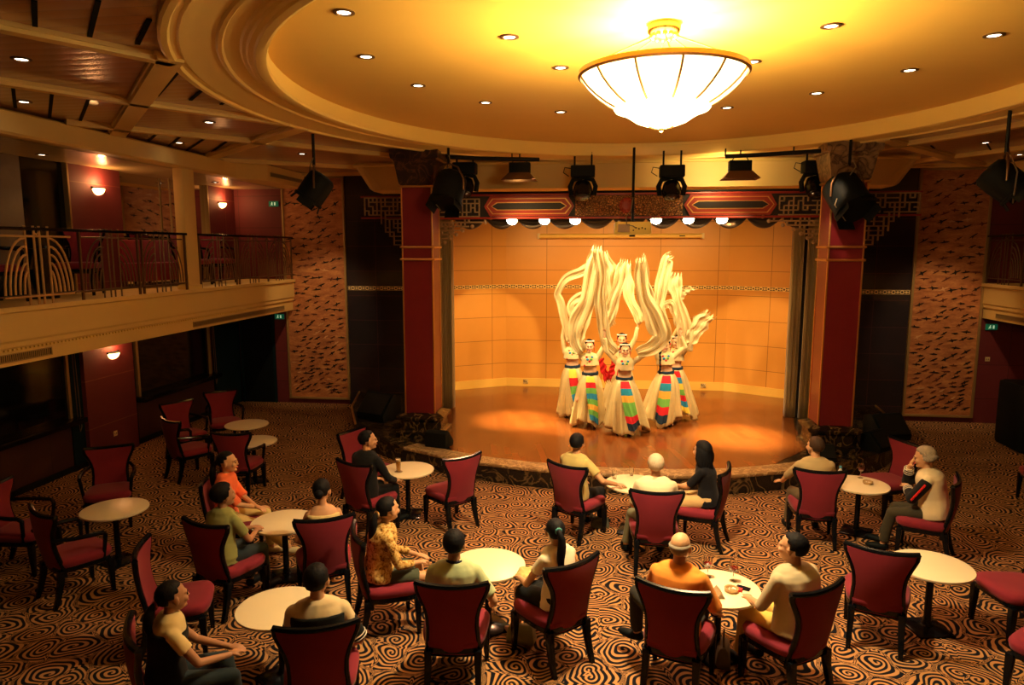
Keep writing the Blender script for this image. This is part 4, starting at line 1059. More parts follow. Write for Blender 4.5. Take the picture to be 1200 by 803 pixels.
def face_bits(root,h,s=1,smile=True):
    m3=h.to_3x3()
    q=MB()
    for sx in(-1,1): q.ell(h@(V((sx*.030,.0885,.000))*s),[.012*s,.007*s,.006*s],m3,10,6)
    q.build('eyes',M['eye'],root)
    q=MB()
    for sx in(-1,1): q.tube([h@(V((sx*.014,.094,.020))*s),h@(V((sx*.032,.092,.026))*s),h@(V((sx*.050,.080,.018))*s)],.0035*s,5)
    q.build('eyebrows',M['brow'],root)
    q=MB(); q.tube([h@(V((-.024,.0905,-.050))*s),h@(V((-.010,.100,-.057))*s),h@(V((.010,.100,-.057))*s),h@(V((.024,.0905,-.050))*s)],[.003*s,.006*s,.006*s,.003*s],6); q.build('lips',M['lip'],root)
def hair_shell(h,kind,s=1,seed=0):
    """closed cap that dives under the skin inside the face zone"""
    mb=MB(); n,m=56,34; rings=[]
    C=V((0,-.022,.030))
    for i in range(m+1):
        el=-math.pi/2+.03+(math.pi-.06)*i/m; ring=[]
        for k in range(n):
            az=2*math.pi*k/n; d=V((math.sin(az)*math.cos(el),math.cos(az)*math.cos(el),math.sin(el)))
            a=abs(((az+math.pi)%(2*math.pi))-math.pi)   # angle from the face direction
            r=1/math.sqrt((d.x/.088)**2+(d.y/.106)**2+(d.z/.098)**2)
            ed=math.degrees(el); ad=math.degrees(a)
            # lower limit of the hair as a function of azimuth
            if kind=='short': low=-48 if ad>115 else (-18 if ad>80 else (18 if ad>62 else 38))
            elif kind=='full': low=-62 if ad>100 else (-38 if ad>68 else (20 if ad>50 else 34))
            elif kind=='fringe': low=-48 if ad>110 else (-12 if ad>72 else 60)
            elif kind=='pulled': low=-48 if ad>118 else (-14 if ad>84 else (14 if ad>62 else 36))
            else: low=-40
            hi=90
            if kind=='fringe': hi=6 if ad>60 else -99
            t=max(0,min(1,(ed-low)/12+.5)); 
            if kind=='fringe': t=min(t,max(0,min(1,(hi-ed)/14+.5)))
            bump=1+.010*math.sin(az*23+ed*.05+seed)+.02*noise.noise(d*6+V((seed,0,0)))
            if kind=='short': bump*=1+.022*noise.noise(d*14+V((seed*3,0,0)))
            rr=r*(.80+.20*t)*bump*{'pulled':.975,'fringe':.955}.get(kind,1.0)
            if kind=='full': rr*=1.05
            ring.append(h@((C+d*rr)*s))
        rings.append(ring)
    return mb.loft(rings)
def spine_frames(hip,chest,yaw_h,yaw_c,side=0):
    hip=V(hip);chest=V(chest)
    def fr(s):
        p=hip+(chest-hip)*s; bow=.03*math.sin(max(0,min(1,s))*math.pi)
        yaw=yaw_h+(yaw_c-yaw_h)*max(0,min(1,s)); up_=(chest-hip).normalized()
        fwd=V((-math.sin(yaw),math.cos(yaw),0)); fwd=(fwd-up_*fwd.dot(up_)).normalized(); r=fwd.cross(up_)
        return p-fwd*bow*.6,r,fwd,up_
    return fr
def torso(mb,fr,prof,grow=0,s0=None,s1=None,n=28,L=.47):
    rings=[]
    for s,hw,hd in prof:
        if s0 is not None and s<s0: continue
        if s1 is not None and s>s1: continue
        p,r,f,u=fr(s); ring=[]
        for k in range(n):
            a=2*math.pi*k/n; c=math.copysign(abs(math.cos(a))**.85,math.cos(a)); q=math.copysign(abs(math.sin(a))**.85,math.sin(a))
            ring.append(p+r*(c*(hw+grow))+f*(q*(hd+grow)))
        rings.append(ring)
    mb.loft(rings)
MALE=[(-.20,.10,.08),(-.12,.150,.110),(0,.168,.122),(.15,.160,.120),(.35,.150,.112),(.55,.158,.112),(.75,.176,.116),(.88,.182,.108),(.96,.165,.092),(1.02,.12,.075),(1.07,.07,.062)]
STOUT=[(s,a*1.10+.004,b*1.22) for s,a,b in MALE]
FEM=[(-.20,.10,.08),(-.12,.150,.110),(0,.165,.120),(.15,.145,.108),(.35,.122,.094),(.55,.130,.098),(.75,.150,.110),(.88,.152,.096),(.96,.135,.082),(1.02,.10,.066),(1.07,.058,.052)]
def hand(mb,wr,d,palm,side,s=1,curl=.5):
    """palm + four fingers + thumb; d = direction of the hand, palm = palm normal, side = +1 right / -1 left"""
    wr=V(wr);d=V(d).normalized();pn=V(palm);pn=(pn-d*pn.dot(d)).normalized();x=d.cross(pn)*side
    m=Matrix((x,d,pn)).transposed()
    mb.ell(wr+d*.045*s,(.038*s,.052*s,.016*s),m,12,8)
    for k,(o,l) in enumerate(((-.028,.066),(-.010,.076),(.009,.072),(.027,.056))):
        b=wr+d*(.078-.004*abs(k-1.5))*s+x*o*s; a=b;dr=d.copy();seg=l*s/3; pts=[a-d*.02*s,a]
        for j in range(3):
            ang=curl*(.5+.35*j); dr=(dr*math.cos(ang)+pn*math.sin(ang)).normalized(); a=a+dr*seg*(1.1-.1*j); pts.append(a)
        mb.tube(pts,[.0100*s,.0098*s,.0092*s,.0086*s,.006*s],8)
    b=wr+d*.028*s-x*.030*s; td=(d*.6-x*.7+pn*.35).normalized(); pts=[wr+d*.02*s-x*.01*s,b,b+td*.030*s,b+(td*.7+d*.4+pn*.2).normalized()*.055*s]
    mb.tube(pts,[.013*s,.013*s,.011*s,.007*s],8)
def person(name,label,loc,rz,P):
    """one seated or standing figure. P gives the pose in local metres (+Y = facing)"""
    root=empty(name,label,'person',loc,rz)
    fem=P.get('fem',False); st=P.get('stand',False)
    prof=P.get('prof') or (FEM if fem else MALE)
    hip=V(P.get('hip',(0,-.07,.575) if not st else (0,0,.93)))
    lean=R(P.get('lean',6)); side=R(P.get('side',0)); T=.47 if not fem else .44
    T=P.get('T',T)
    tw=R(P.get('twist',0)); 
    chest=hip+V((math.sin(side),math.sin(lean)*math.cos(side),math.cos(lean)*math.cos(side)))*T
    fr=spine_frames(hip,chest,0,tw)
    pc,rr,ff,uu=fr(.90)
    sh=.170 if not fem else .142
    if P.get('prof') is STOUT: sh=.18
    neck0=fr(1.02)[0]; hs=P.get('hs',1.06)
    hy=tw+R(P.get('yaw',0)); hp=R(P.get('pitch',0)); hr=R(P.get('roll',0))
    nd=(uu*.75+V((0,0,1))*.35+ff*(.12-.6*hp)).normalized()
    hc=neck0+nd*.152*hs
    h=head_mx(hc,hy,hp,hr)
    b=MB()
    torso(b,fr,prof,-.006)
    frust(b,fr(.98)[0]-uu*.02,hc-nd*.05+h.to_3x3()@V((0,-.015,-.02)),.058 if not fem else .048,.050 if not fem else .042,round_b=True)
    b.ell(fr(.97)[0],(sh*.85,.07,.05),Matrix((rr,ff,uu)).transposed(),14,8)
    add_head(b,h,hs)
    ua,fa=P.get('arm',(.285,.25)) 
    arms=[]
    for sx,key in ((1,'rh'),(-1,'lh')):
        S=pc+rr*sx*sh-uu*.015
        tgt=V(P.get(key,(sx*.12,.22,.62))); pole=V(P.get(key+'_pole',(sx*.6,-.5,-.5)))
        E_,W=ik(S,tgt,ua,fa,pole); arms.append((sx,S,E_,W,key))
        k=.9 if fem else 1.05
        frust(b,S,E_,.046*k,.036*k,round_b=True); frust(b,E_,W,.036*k,.025*k,round_b=True)
        hd=V(P.get(key+'_dir',(-sx*.5,.8,-.1))); pn=V(P.get(key+'_palm',(0,0,-1)))
        hand(b,W,hd,pn,sx,.95 if fem else 1.05,P.get(key+'_curl',.45))
    legs=[]
    for sx,kk in ((1,'rf'),(-1,'lf')):
        Hp=fr(0)[0]+rr*sx*.085-V((0,0,.01)); 
        ft=V(P.get(kk,(sx*.11,.40,.085) if not st else (sx*.10,0,.085))); pole=V(P.get(kk+'_pole',(sx*.15,.7,1) if not st else (0,1,0)))
        tl,sl=P.get('leg',(.42,.42))
        K,A=ik(Hp,ft,tl,sl,pole); legs.append((sx,Hp,K,A,kk))
        frust(b,Hp,K,.070,.052,round_b=True); frust(b,K,A,.050,.034,round_b=True)
        fd=V(P.get(kk+'_dir',(sx*.15,1,0))).normalized()
        fr3=Matrix((fd.cross(V((0,0,1))),fd,V((0,0,1)))).transposed()
        b.ell(A+fd*.065-V((0,0,.045)),(.040,.115,.032),fr3,12,8)
    remesh(b,'body',P.get('vox',.0072),2,SK[P.get('skin','a')],root)
    # ---- face and hair
    if P.get('face',False) : face_bits(root,h,hs)
    hk=P.get('hair','short'); hcolr=HR[P.get('hcol','black')]
    if hk!='bald':
        kind={'short':'short','fringe':'fringe','ponytail':'pulled','bun':'full' if st else 'pulled','long':'full','bob':'full','braid':'full','mid':'full'}[hk]
        hb=hair_shell(h,kind,hs,seed=hash(name)%7 if False else P.get('seed',1))
        hobj=hb.build('hair',hcolr,root,auto=180)
        m=h
        def HP(*p): return h@(V(p)*hs)
        if hk=='ponytail':
            q=MB(); L=P.get('tail',.36); tz=P.get('tz',.05); pts=[HP(0,-.09,tz+.012),HP(0,-.140,tz-.005)]; base=pts[-1]
            for k in range(1,8): pts.append(base+V((.012*math.sin(k*1.1)+P.get('tx',0)*k/7,-.010*k*(1-k/11) if k<6 else -.02,-L*k/7))+ff*(-.012))
            q.tube(pts,[.022,.024,.034,.038,.038,.034,.028,.018,.005],12); q.build('ponytail',hcolr,hobj,auto=180)
            q=MB(); q.tube([HP(.024*math.cos(a),-.124,tz+.024*math.sin(a)) for a in [k*math.pi/5 for k in range(10)]],.010,6,closed=True); q.build('hair_tie',P.get('tie',cloth('hair_tie_teal',(.10,.35,.36))),hobj)
        if hk=='bun':
            q=MB(); q.ell(HP(0,-.125,-.005),(.045*hs,.042*hs,.042*hs),h.to_3x3(),18,12); q.tube([HP(.03*math.cos(a),-.135+.0*a,-.005+.03*math.sin(a)) for a in [k*math.pi/6 for k in range(12)]],.016,8,closed=True); q.build('bun',hcolr,hobj,auto=180)
        if hk in('long','mid'):
            q=MB(); L=P.get('tail',.34); rnd=random.Random(3)
            for k in range(13):
                az=math.pi*(.5+1.0*(k/12)); x=.080*math.sin(az+math.pi/2+math.pi)*-1; 
                x=.082*math.cos(math.pi*k/12); y=-.022-.085*math.sin(math.pi*k/12)
                a=HP(x,y,.02); pts=[HP(x*.8,y*.8,.07),a]
                for j in range(1,7): pts.append(a+V((x*.35*math.sin(j*.5)+.006*math.sin(j*2+k),-.010*j*0+.012*math.sin(j*1.3+k)-.01*j*.4,-L*(.92+.08*rnd.random())*j/6)))
                q.tube(pts,[.020,.026,.027,.027,.026,.023,.018,.006],8)
            q.build('long_hair',hcolr,hobj,auto=180)
        if hk=='braid':
            q=MB(); L=.42; pts=[HP(.06,-.05,-.05),HP(.085,.01,-.11)]; base=pts[-1]; rs=[.024,.026]
            for k in range(1,15): pts.append(base+rr*.01*k*0+ff*(.06*min(1,k/4))+V((0,0,-L*k/14))); rs.append(.022+.006*(k%2)-.0008*k)
            q.tube(pts,rs,10); q.build('braid',hcolr,hobj,auto=180)
        if hk=='mid2': pass
    # ---- clothes
    sh_m=P.get('shirt'); ghem=P.get('hem',-.14)
    cw=P.get('wr',.007)
    if sh_m:
        q=MB(); g=.014
        top=P.get('neck',1.02)
        pr=[p for p in prof if ghem<=p[0]<=top+.001]
        pr=[(ghem,pr[0][1]+.012,pr[0][2]+.014)]+[p for p in pr if p[0]>ghem+.03]
        torso(q,fr,pr,g)
        sl=P.get('sleeve',.62)
        if P.get('neck',1.0)>=.95:
            q.ell(fr(.965)[0],(sh*1.03,.100,.070),Matrix((rr,ff,uu)).transposed(),16,9)
        for sx,S,E_,W,key in arms:
            k=.9 if fem else 1.05
            if sl<=0: continue
            if sl<=1:
                frust(q,S,S+(E_-S)*sl,.062*k,.060*k,round_b=False)
            else:
                frust(q,S,E_,.062*k,.050*k,round_b=True); frust(q,E_,E_+(W-E_)*(sl-1),.050*k,.040*k)
        so=remesh(q,P.get('shirt_name','shirt'),.011,2,sh_m,root,wr=cw,wsc=8,seed=P.get('seed',1))
        if P.get('collar'):
            c=MB(); pts=[]
            p0,_,_,_=fr(1.03)
            for k in range(20): a=2*math.pi*k/20; pts.append(p0+rr*.066*math.cos(a)+ff*(.060*math.sin(a))+uu*(.012-.012*math.sin(a)))
            c.tube(pts,.016,8,closed=True,flat=1); c.build('collar',P['collar'],so)
        if P.get('shirt2'):   # vest or contrasting back panel worn over the shirt
            q=MB(); torso(q,fr,[p for p in prof if -.13<=p[0]<=P.get('vest_top',.93)],.026); remesh(q,'vest',.012,2,P['shirt2'],root,wr=.004,wsc=8)
    lw=P.get('lower','trousers'); lm=P.get('lower_mat')
    if lm:
        if lw in('trousers','shorts','crop'):
            q=MB(); torso(q,fr,[p for p in prof if p[0]<=.16],.010)
            end={'trousers':.93,'shorts':0,'crop':.5}[lw]
            for sx,Hp,K,A,kk in legs:
                if lw=='shorts': frust(q,Hp,Hp+(K-Hp)*.86,.088,.078)
                else:
                    frust(q,Hp,K,.086,.066,round_b=True); frust(q,K,K+(A-K)*end,.064,.056)
            remesh(q,lw if lw!='crop' else 'cropped_trousers',.012,2,lm,root,wr=.006,wsc=8,seed=3)
        elif lw=='skirt':
            q=MB(); torso(q,fr,[p for p in prof if p[0]<=.16],.012)
            for sx,Hp,K,A,kk in legs: frust(q,Hp,Hp+(K-Hp)*.93,.092,.085)
            a=legs[0];c=legs[1]
            for t in (.3,.6,.88): q.ell((a[1].lerp(a[2],t)+c[1].lerp(c[2],t))/2,(.11,.09,.075),None,14,9)
            remesh(q,'skirt',.013,4,lm,root,wr=.005,wsc=7)
    if P.get('shoes'):
        for sx,Hp,K,A,kk in legs:
            fd=V(P.get(kk+'_dir',(sx*.15,1,0))).normalized(); fr3=Matrix((fd.cross(V((0,0,1))),fd,V((0,0,1)))).transposed()
            q=MB(); q.ell(A+fd*.065-V((0,0,.045)),(.048,.132,.040),fr3,14,9); q.ell(A-V((0,0,.035))-fd*.01,(.044,.052,.046),fr3,12,8)
            q.build('shoe',P['shoes'],root,auto=180)
    return dict(root=root,fr=fr,h=h,arms=arms,legs=legs,rr=rr,ff=ff,uu=uu,hip=hip,chest=chest,hs=hs)
CM=chair_pos
def on(i,dx=0,dy=0,dr=0):
    x,y,a=CM[i]; a2=a+R(dr)
    return (x+math.cos(a)*dx-math.sin(a)*dy,y+math.sin(a)*dx+math.cos(a)*dy,0),a2
c=cloth
BLK=c('black_cloth',(.006,.008,.010)); JEAN=c('dark_jeans',(.022,.035,.045)); 
# 1 olive t-shirt man
l,a=on(1); person('person','man in an olive t-shirt seated before the stage, arm on the round table',l,a,dict(lean=2,shirt=c('olive_tshirt',(.50,.40,.15)),lower_mat=BLK,shoes=M['black'],yaw=16,rh=(.44,.20,.70),rh_dir=(.6,.7,-.1),seed=2))
# 2 bald man white shirt
l,a=on(2); person('person','bald man in a white shirt seated before the stage with his back turned',l,a,dict(lean=4,prof=STOUT,shirt=c('white_shirt',(.72,.60,.40)),lower_mat=c('grey_green_trousers',(.18,.18,.11)),shoes=M['black'],hair='short',hcol='white',yaw=0,skin='c',sleeve=.9,seed=4,lf=(-.30,.36,.085)))
# 3 long black hair woman
l,a=on(3); person('person','woman with long black hair and a black top seated before the stage',l,a,dict(fem=True,lean=8,shirt=c('black_top',(.009,.009,.013)),lower='skirt',lower_mat=c('beige_skirt',(.55,.38,.18)),hair='long',tail=.30,yaw=-28,sleeve=.9,rh=(.0,.34,.66),lh=(.02,.36,.68),face=True))
# 4 tan shirt man at right
l,a=on(4); person('person','man in a tan shirt leaning left near the right column',l,a,dict(lean=3,side=-3,shirt=c('tan_shirt',(.42,.32,.16)),lower_mat=c('brown_trousers',(.12,.09,.05)),hair='short',hcol='brown',yaw=28,skin='c',lh=(-.34,.34,.62),lh_dir=(-.5,.8,-.2),lh_pole=(-.6,-.3,-.2),sleeve=1.3,shoes=M['black'],lf=(-.24,.34,.085)))
# 5 grey haired man in sports jacket
l,a=on(6); g=person('person','grey-haired man in a black, white and red sports jacket with hand to his face',l,a,dict(lean=10,prof=STOUT,shirt=c('white_sports_jacket',(.74,.64,.42)),shirt_name='jacket',lower_mat=c('dark_olive_trousers',(.05,.045,.03)),hair='mid',tail=.05,hcol='grey',skin='c',yaw=6,pitch=-14,sleeve=1.9,rh=(.05,.215,1.05),rh_dir=(-.25,-.3,.9),rh_palm=(0,-1,.2),rh_pole=(.4,.4,-1),lh=(.02,.22,.80),lh_dir=(.8,.3,.1),lh_palm=(0,0,-1),lh_pole=(-.8,.0,-.6),shoes=M['black'],face=True,rf=(.12,.46,.085),lf=(-.10,.42,.085)))
q=MB()
for sx,S,E_,W,k in g['arms']:
    frust(q,S+(E_-S)*.12,E_,.070,.062,round_b=True); frust(q,E_,E_+(W-E_)*.88,.060,.050)
bs=remesh(q,'black_sleeves',.011,2,c('black_nylon',(.012,.013,.015)),g['root'],wr=.005)
RT=c('red_trim',(.55,.02,.02)); WT=c('white_trim',(.75,.7,.6))
for sx,S,E_,W,k in g['arms']:
    MB().tube([S+(E_-S)*.15+g['rr']*sx*.070,S+(E_-S)*.5+g['rr']*sx*.070,E_+g['rr']*sx*.060],.013,6).build('red_piping',RT,g['root'])
MB().tube([g['fr'](.98)[0]+g['rr']*.10+g['ff']*-.09,g['fr'](.45)[0]+g['rr']*.165,g['fr'](.1)[0]+g['rr']*.17+g['ff']*.06],.012,6).build('red_piping',RT,g['root'])
for sx,S,E_,W,k in g['arms']:
    ax=(W-E_).normalized()
    for j in range(3):
        p=E_+(W-E_)*(.62+.12*j); u=ax.orthogonal().normalized(); w=ax.cross(u)
        MB().tube([p+(u*math.cos(t)+w*math.sin(t))*(.055-.0016*j) for t in [k2*math.pi/6 for k2 in range(12)]],.005,5,closed=True).build('cuff_stripe',WT,g['root'])
# 6 bald man in orange shirt
l,a=on(7); o6=person('person','bald grey-fringed man in an orange shirt, back to the viewer, by the wine table',l,a,dict(lean=5,prof=STOUT,shirt=c('orange_shirt',(.85,.30,.05)),lower_mat=c('charcoal_trousers',(.03,.03,.028)),hair='fringe',hcol='grey',skin='c',yaw=-4,sleeve=.95,rh=(.26,.20,.60),rh_dir=(.1,.8,-.4),lf=(-.42,.26,.22),lf_pole=(-.8,.5,.8),lf_dir=(-1,.2,0),shoes=M['black']))
q=MB(); q.lathe([(.037,-.012),(.040,-.008),(.040,.008),(.037,.012)],18); o_=q.build('wristwatch',M['black_gloss'],o6['root'])
W=o6['arms'][0][3];E_=o6['arms'][0][2]; o_.location=W+(E_-W).normalized()*.02; o_.rotation_mode='QUATERNION'; o_.rotation_quaternion=(W-E_).to_track_quat('Z','Y')
# 7 grey shirt man
l,a=on(8); person('person','dark-haired man in a grey shirt and khaki trousers by the wine table',l,a,dict(lean=6,prof=STOUT,shirt=c('grey_shirt',(.46,.40,.26)),lower_mat=c('khaki_trousers',(.62,.42,.10)),hair='short',hcol='black',yaw=22,sleeve=1.15,skin='a',rh=(.18,.28,.62),lh=(-.14,.30,.66),shoes=M['black'],hem=-.08,seed=5))
# 8 pale green man
l,a=on(12); person('person','black-haired man in a pale green polo shirt with a dark collar',l,a,dict(lean=3,prof=MALE,shirt=c('pale_green_polo',(.44,.52,.30)),collar=c('navy_collar',(.012,.014,.03)),lower_mat=c('cream_shorts',(.55,.48,.30)),lower='trousers',hair='short',yaw=-6,skin='a',sleeve=.8,rh=(.30,.12,.60),rh_dir=(.1,.9,-.2),seed=6))
# 9 ponytail woman
l,a=on(13); p9=person('person','woman in a white top with a long black ponytail, a scarf on her lap',l,a,dict(fem=True,lean=4,shirt=c('white_tshirt',(.80,.70,.50)),lower='skirt',lower_mat=BLK,hair='ponytail',tail=.40,yaw=-22,skin='a',sleeve=.5,lh=(-.16,.30,.66),rh=(.08,.32,.66),seed=7,hs=1.0))
# scarf
def crumple(name,lab,cat,loc,size,mat,seed=1,vox=.012):
    mb=MB(); rnd=random.Random(seed)
    for k in range(9): mb.ell((rnd.uniform(-.6,.6)*size[0],rnd.uniform(-.6,.6)*size[1],rnd.uniform(-.2,.3)*size[2]),(size[0]*.55,size[1]*.5,size[2]*.5),Matrix.Rotation(rnd.uniform(0,3),3,'Z'),12,8)
    o=remesh(mb,name,vox,2,mat,None,wr=.018,wsc=16,seed=seed); o.location=loc; tag(o,lab,cat); return o
x,y,a=CM[13]; 
crumple('folded_scarf','crumpled yellow and green patterned scarf on the ponytailed woman\'s lap','scarf',(x-math.sin(a)*.34-math.cos(a)*.05,y+math.cos(a)*.34-math.sin(a)*.05,.65),(.13,.12,.06),c('camouflage_scarf',(.48,.42,.16),var=.6),3)
# 10 patterned blouse woman
def m_pattern():
    n=NB('floral_blouse_fabric',.8,spec=.2)
    q=n.noise(n.tc.outputs['Object'],26,3,.8)[0]; q2=n.noise(n.tc.outputs['Object'],60,2)[0]
    n.col(n.ramp(n.math('ADD',n.math('MULTIPLY',q,.7),n.math('MULTIPLY',q2,.3)),[(.38,(.10,.04,.01)),(.46,(.42,.22,.05)),(.56,(.62,.42,.14)),(.66,(.70,.52,.24))])); return n.m
l,a=on(14); person('person','woman in a mottled gold blouse with a dark ponytail and pale scrunchie',l,a,dict(fem=True,lean=9,shirt=m_pattern(),shirt_name='blouse',lower='shorts',lower_mat=c('green_grey_shorts',(.07,.085,.06)),hair='ponytail',tail=.34,tz=-.01,tie=c('pale_scrunchie',(.62,.45,.25)),yaw=26,skin='a',sleeve=1.7,rh=(.10,.30,.64),lh=(-.08,.32,.64),seed=8,hem=-.13,wr=.012,face=True,prof=[(s,w*1.12,d*1.14) for s,w,d in FEM]))
# 11 tank top woman with bun
l,a=on(15); person('person','woman in a cream tank top with her black hair in a bun',l,a,dict(fem=True,lean=3,shirt=c('cream_tank_top',(.62,.50,.24)),shirt_name='tank_top',neck=.88,lower_mat=JEAN,hair='bun',yaw=-18,pitch=-6,skin='a',sleeve=0,lh=(-.20,.16,.56),seed=9,hem=-.16))
# 12 green tee
l,a=on(16); person('person','short-haired person in a moss green t-shirt with hands clasped',l,a,dict(fem=True,lean=5,shirt=c('moss_green_tshirt',(.27,.28,.10)),lower_mat=JEAN,hair='bob',yaw=-20,skin='b',sleeve=.7,rh=(.10,.30,.70),lh=(.02,.32,.72),seed=3,hem=-.16,shoes=M['black']))
# 13 coral blouse woman
l,a=on(29); person('person','woman in a coral ruffled blouse and pale yellow trousers, in profile',l,a,dict(fem=True,lean=3,shirt=c('coral_blouse',(.95,.20,.08)),shirt_name='blouse',wr=.014,lower_mat=c('pale_yellow_trousers',(.72,.58,.24)),hair='ponytail',tail=.34,tz=.0,tie=BLK,yaw=-4,skin='c',sleeve=1.0,rh=(.06,.32,.64),lh=(.10,.30,.66),face=True,seed=5,shoes=c('cream_shoes',(.6,.5,.3)),rf=(.02,.62,.12)))
# 14 man in black
l,a=on(27); person('person','man in black seated beside the beer glass, seen from behind',l,a,dict(lean=6,shirt=c('black_shirt',(.008,.010,.013)),lower_mat=BLK,hair='short',yaw=-34,skin='a',sleeve=1.8,shoes=M['black'],face=True,rh=(.2,.3,.62)))
# 15 boy black and white
l,a=on(17); b15=person('person','black-haired boy in a white shirt with a black back panel, at the bottom edge',l,a,dict(lean=2,shirt=c('white_raglan',(.68,.56,.34)),shirt2=BLK,vest_top=.90,lower_mat=BLK,hair='short',yaw=-16,skin='a',sleeve=.45,rh=(.24,.14,.58),rh_dir=(.1,.8,-.3),seed=3))
for sx,S,E_,W,k in b15['arms']:
    q=MB(); frust(q,S+(E_-S)*.42,E_,.068,.062,round_b=False); bs=remesh(q,'black_sleeve',.011,2,BLK,b15['root'])
    ax=(E_-S).normalized(); u=ax.orthogonal().normalized(); w=ax.cross(u)
    for j in (0,1):
        p=S+(E_-S)*(.84+.09*j); MB().tube([p+(u*math.cos(t)+w*math.sin(t))*.0655 for t in [k2*math.pi/8 for k2 in range(16)]],.005,5,closed=True).build('sleeve_stripe',WT,bs)
# 16 vest woman
l,a=on(18); person('person','woman in a dark vest over a white top with a low ponytail, bottom left',l,a,dict(fem=True,lean=6,shirt=c('white_blouse',(.72,.56,.26)),shirt2=BLK,vest_top=.95,lower_mat=JEAN,hair='ponytail',tail=.22,tz=-.02,tie=c('red_scrunchie',(.3,.06,.05)),yaw=14,skin='b',sleeve=.55,rh=(.10,.34,.66),lh=(-.02,.36,.66),seed=4,face=True,hs=1.0))
# --- bags
def bag(name,lab,loc,rz,mat,s=1):
    root=empty(name,lab,'bag',loc,rz)
    mb=MB(); mb.loft([[(-a*s,-b*s,z*s),(a*s,-b*s,z*s),(a*s,b*s,z*s),(-a*s,b*s,z*s)] for a,b,z in ((.16,.07,0),(.17,.08,.05),(.15,.06,.18),(.13,.03,.22))]); mb.build('pouch',mat,root,bevel=.015)
    MB().tube([(-.10*s,0,.2*s),(-.08*s,0,.32*s),(0,0,.38*s),(.08*s,0,.32*s),(.10*s,0,.2*s)],.008,6).build('handle',mat,root)
p=aZ(703,618,0); bag('floor_bag','small greenish bag on the floor beside the white-shirted man\'s chair',(p.x,p.y,0),R(10),c('green_grey_bag',(.10,.11,.08)),.7)
p=aZ(611,752,0); bag('floor_bag','patterned bag on the carpet under the ponytailed woman\'s chair',(p.x,p.y,0),R(-10),c('patterned_bag',(.30,.26,.12),var=.6),.8)
p=aZ(847,775,0); bag('floor_bag','grey bag standing on the floor under the wine table',(p.x,p.y,0),R(80),c('grey_bag',(.16,.14,.10)),.8)
# ================================================================ DANCERS
M['silk']=pm('ivory_silk',(.80,.66,.36),.5,sheen=.1)
M['satin']=pm('cream_satin',(.66,.50,.24),.32,var=.14,vscale=9)
# thin silk lets light through
def translucent(m,c,f=.4):
    nt=m.node_tree; b=nt.nodes['Principled BSDF']; out=nt.nodes['Material Output']
    tr=nt.nodes.new('ShaderNodeBsdfTransparent'); m2=nt.nodes.new('ShaderNodeMixShader'); m2.inputs[0].default_value=.22
    t=nt.nodes.new('ShaderNodeBsdfTranslucent'); t.inputs[0].default_value=(*c,1); mx=nt.nodes.new('ShaderNodeMixShader'); mx.inputs[0].default_value=f
    nt.links.new(b.outputs[0],mx.inputs[1]); nt.links.new(t.outputs[0],mx.inputs[2]); nt.links.new(mx.outputs[0],m2.inputs[1]); nt.links.new(tr.outputs[0],m2.inputs[2]); nt.links.new(m2.outputs[0],out.inputs[0])
translucent(M['silk'],(.85,.7,.38),.30)
STR={'red':c('apron_red',(.60,.02,.03)),'teal':c('apron_teal',(.02,.22,.36)),'gold':c('apron_gold',(.75,.38,.06)),'green':c('apron_green',(.16,.42,.08)),'navy':c('apron_navy',(.015,.03,.06)),'yellow':c('apron_yellow',(.85,.62,.08)),'orange':c('apron_orange',(.80,.30,.08)),'blue':c('apron_blue',(.03,.25,.50))}
def catmull(P,n):
    P=[V(p) for p in P]; P=[P[0]*2-P[1]]+P+[P[-1]*2-P[-2]]; out=[]
    m=len(P)-3
    for i in range(n+1):
        t=i/n*m; k=min(int(t),m-1); u=t-k; a,b,c_,d=P[k:k+4]
        out.append(.5*((2*b)+(c_-a)*u+(2*a-5*b+4*c_-d)*u*u+(3*b-a-3*c_+d)*u**3))
    return out
def ribbon(root,M0,pts,ws,Y,mat,seed=0,folds=3,dY=0):
    """pleated silk sleeve sweeping through the air at depth Y"""
    Pp=[aY(u,v,Y+(dY*k/(len(pts)-1))) for k,(u,v) in enumerate(pts)]
    n=34; C_=catmull(Pp,n); mpp=Y/812
    rings=[]
    for i,p in enumerate(C_):
        t=(C_[min(i+1,n)]-C_[max(i-1,0)]).normalized(); s=t.cross(V((0,1,0))).normalized(); f=i/n*(len(ws)-1); k=min(int(f),len(ws)-2); w=(ws[k]+(ws[k+1]-ws[k])*(f-k))*mpp
        dn=t.cross(s); ring=[]; m=30
        for j in range(m+1):
            u=j/m-.5; off=w*.085*math.sin(u*folds*4.6+seed+i*.13)+w*.035*math.sin(u*21+seed*2+i*.23)+w*.030*math.sin(u*39+seed+i*.17)+.010*math.sin(i*.7+u*5); e=1+.05*math.sin(i*.9+seed+j)+.10*math.sin(i*.42+seed*1.7)
            ring.append(p+s*(w*u*e*1.12)+dn*off+s*(.012*math.sin(i*.5+seed))+ (t*(.05*math.sin(j*.8+seed)+.03*math.sin(j*2.3)) if i==n else V((0,0,0))))
        rings.append(ring)
    mb=MB().loft(rings,False,False); inv=M0.inverted(); mb.v=[inv@q for q in mb.v]
    o=mb.build('silk_sleeve',mat,root,auto=180); so=o.modifiers.new('s','SOLIDIFY'); so.thickness=.002; return o
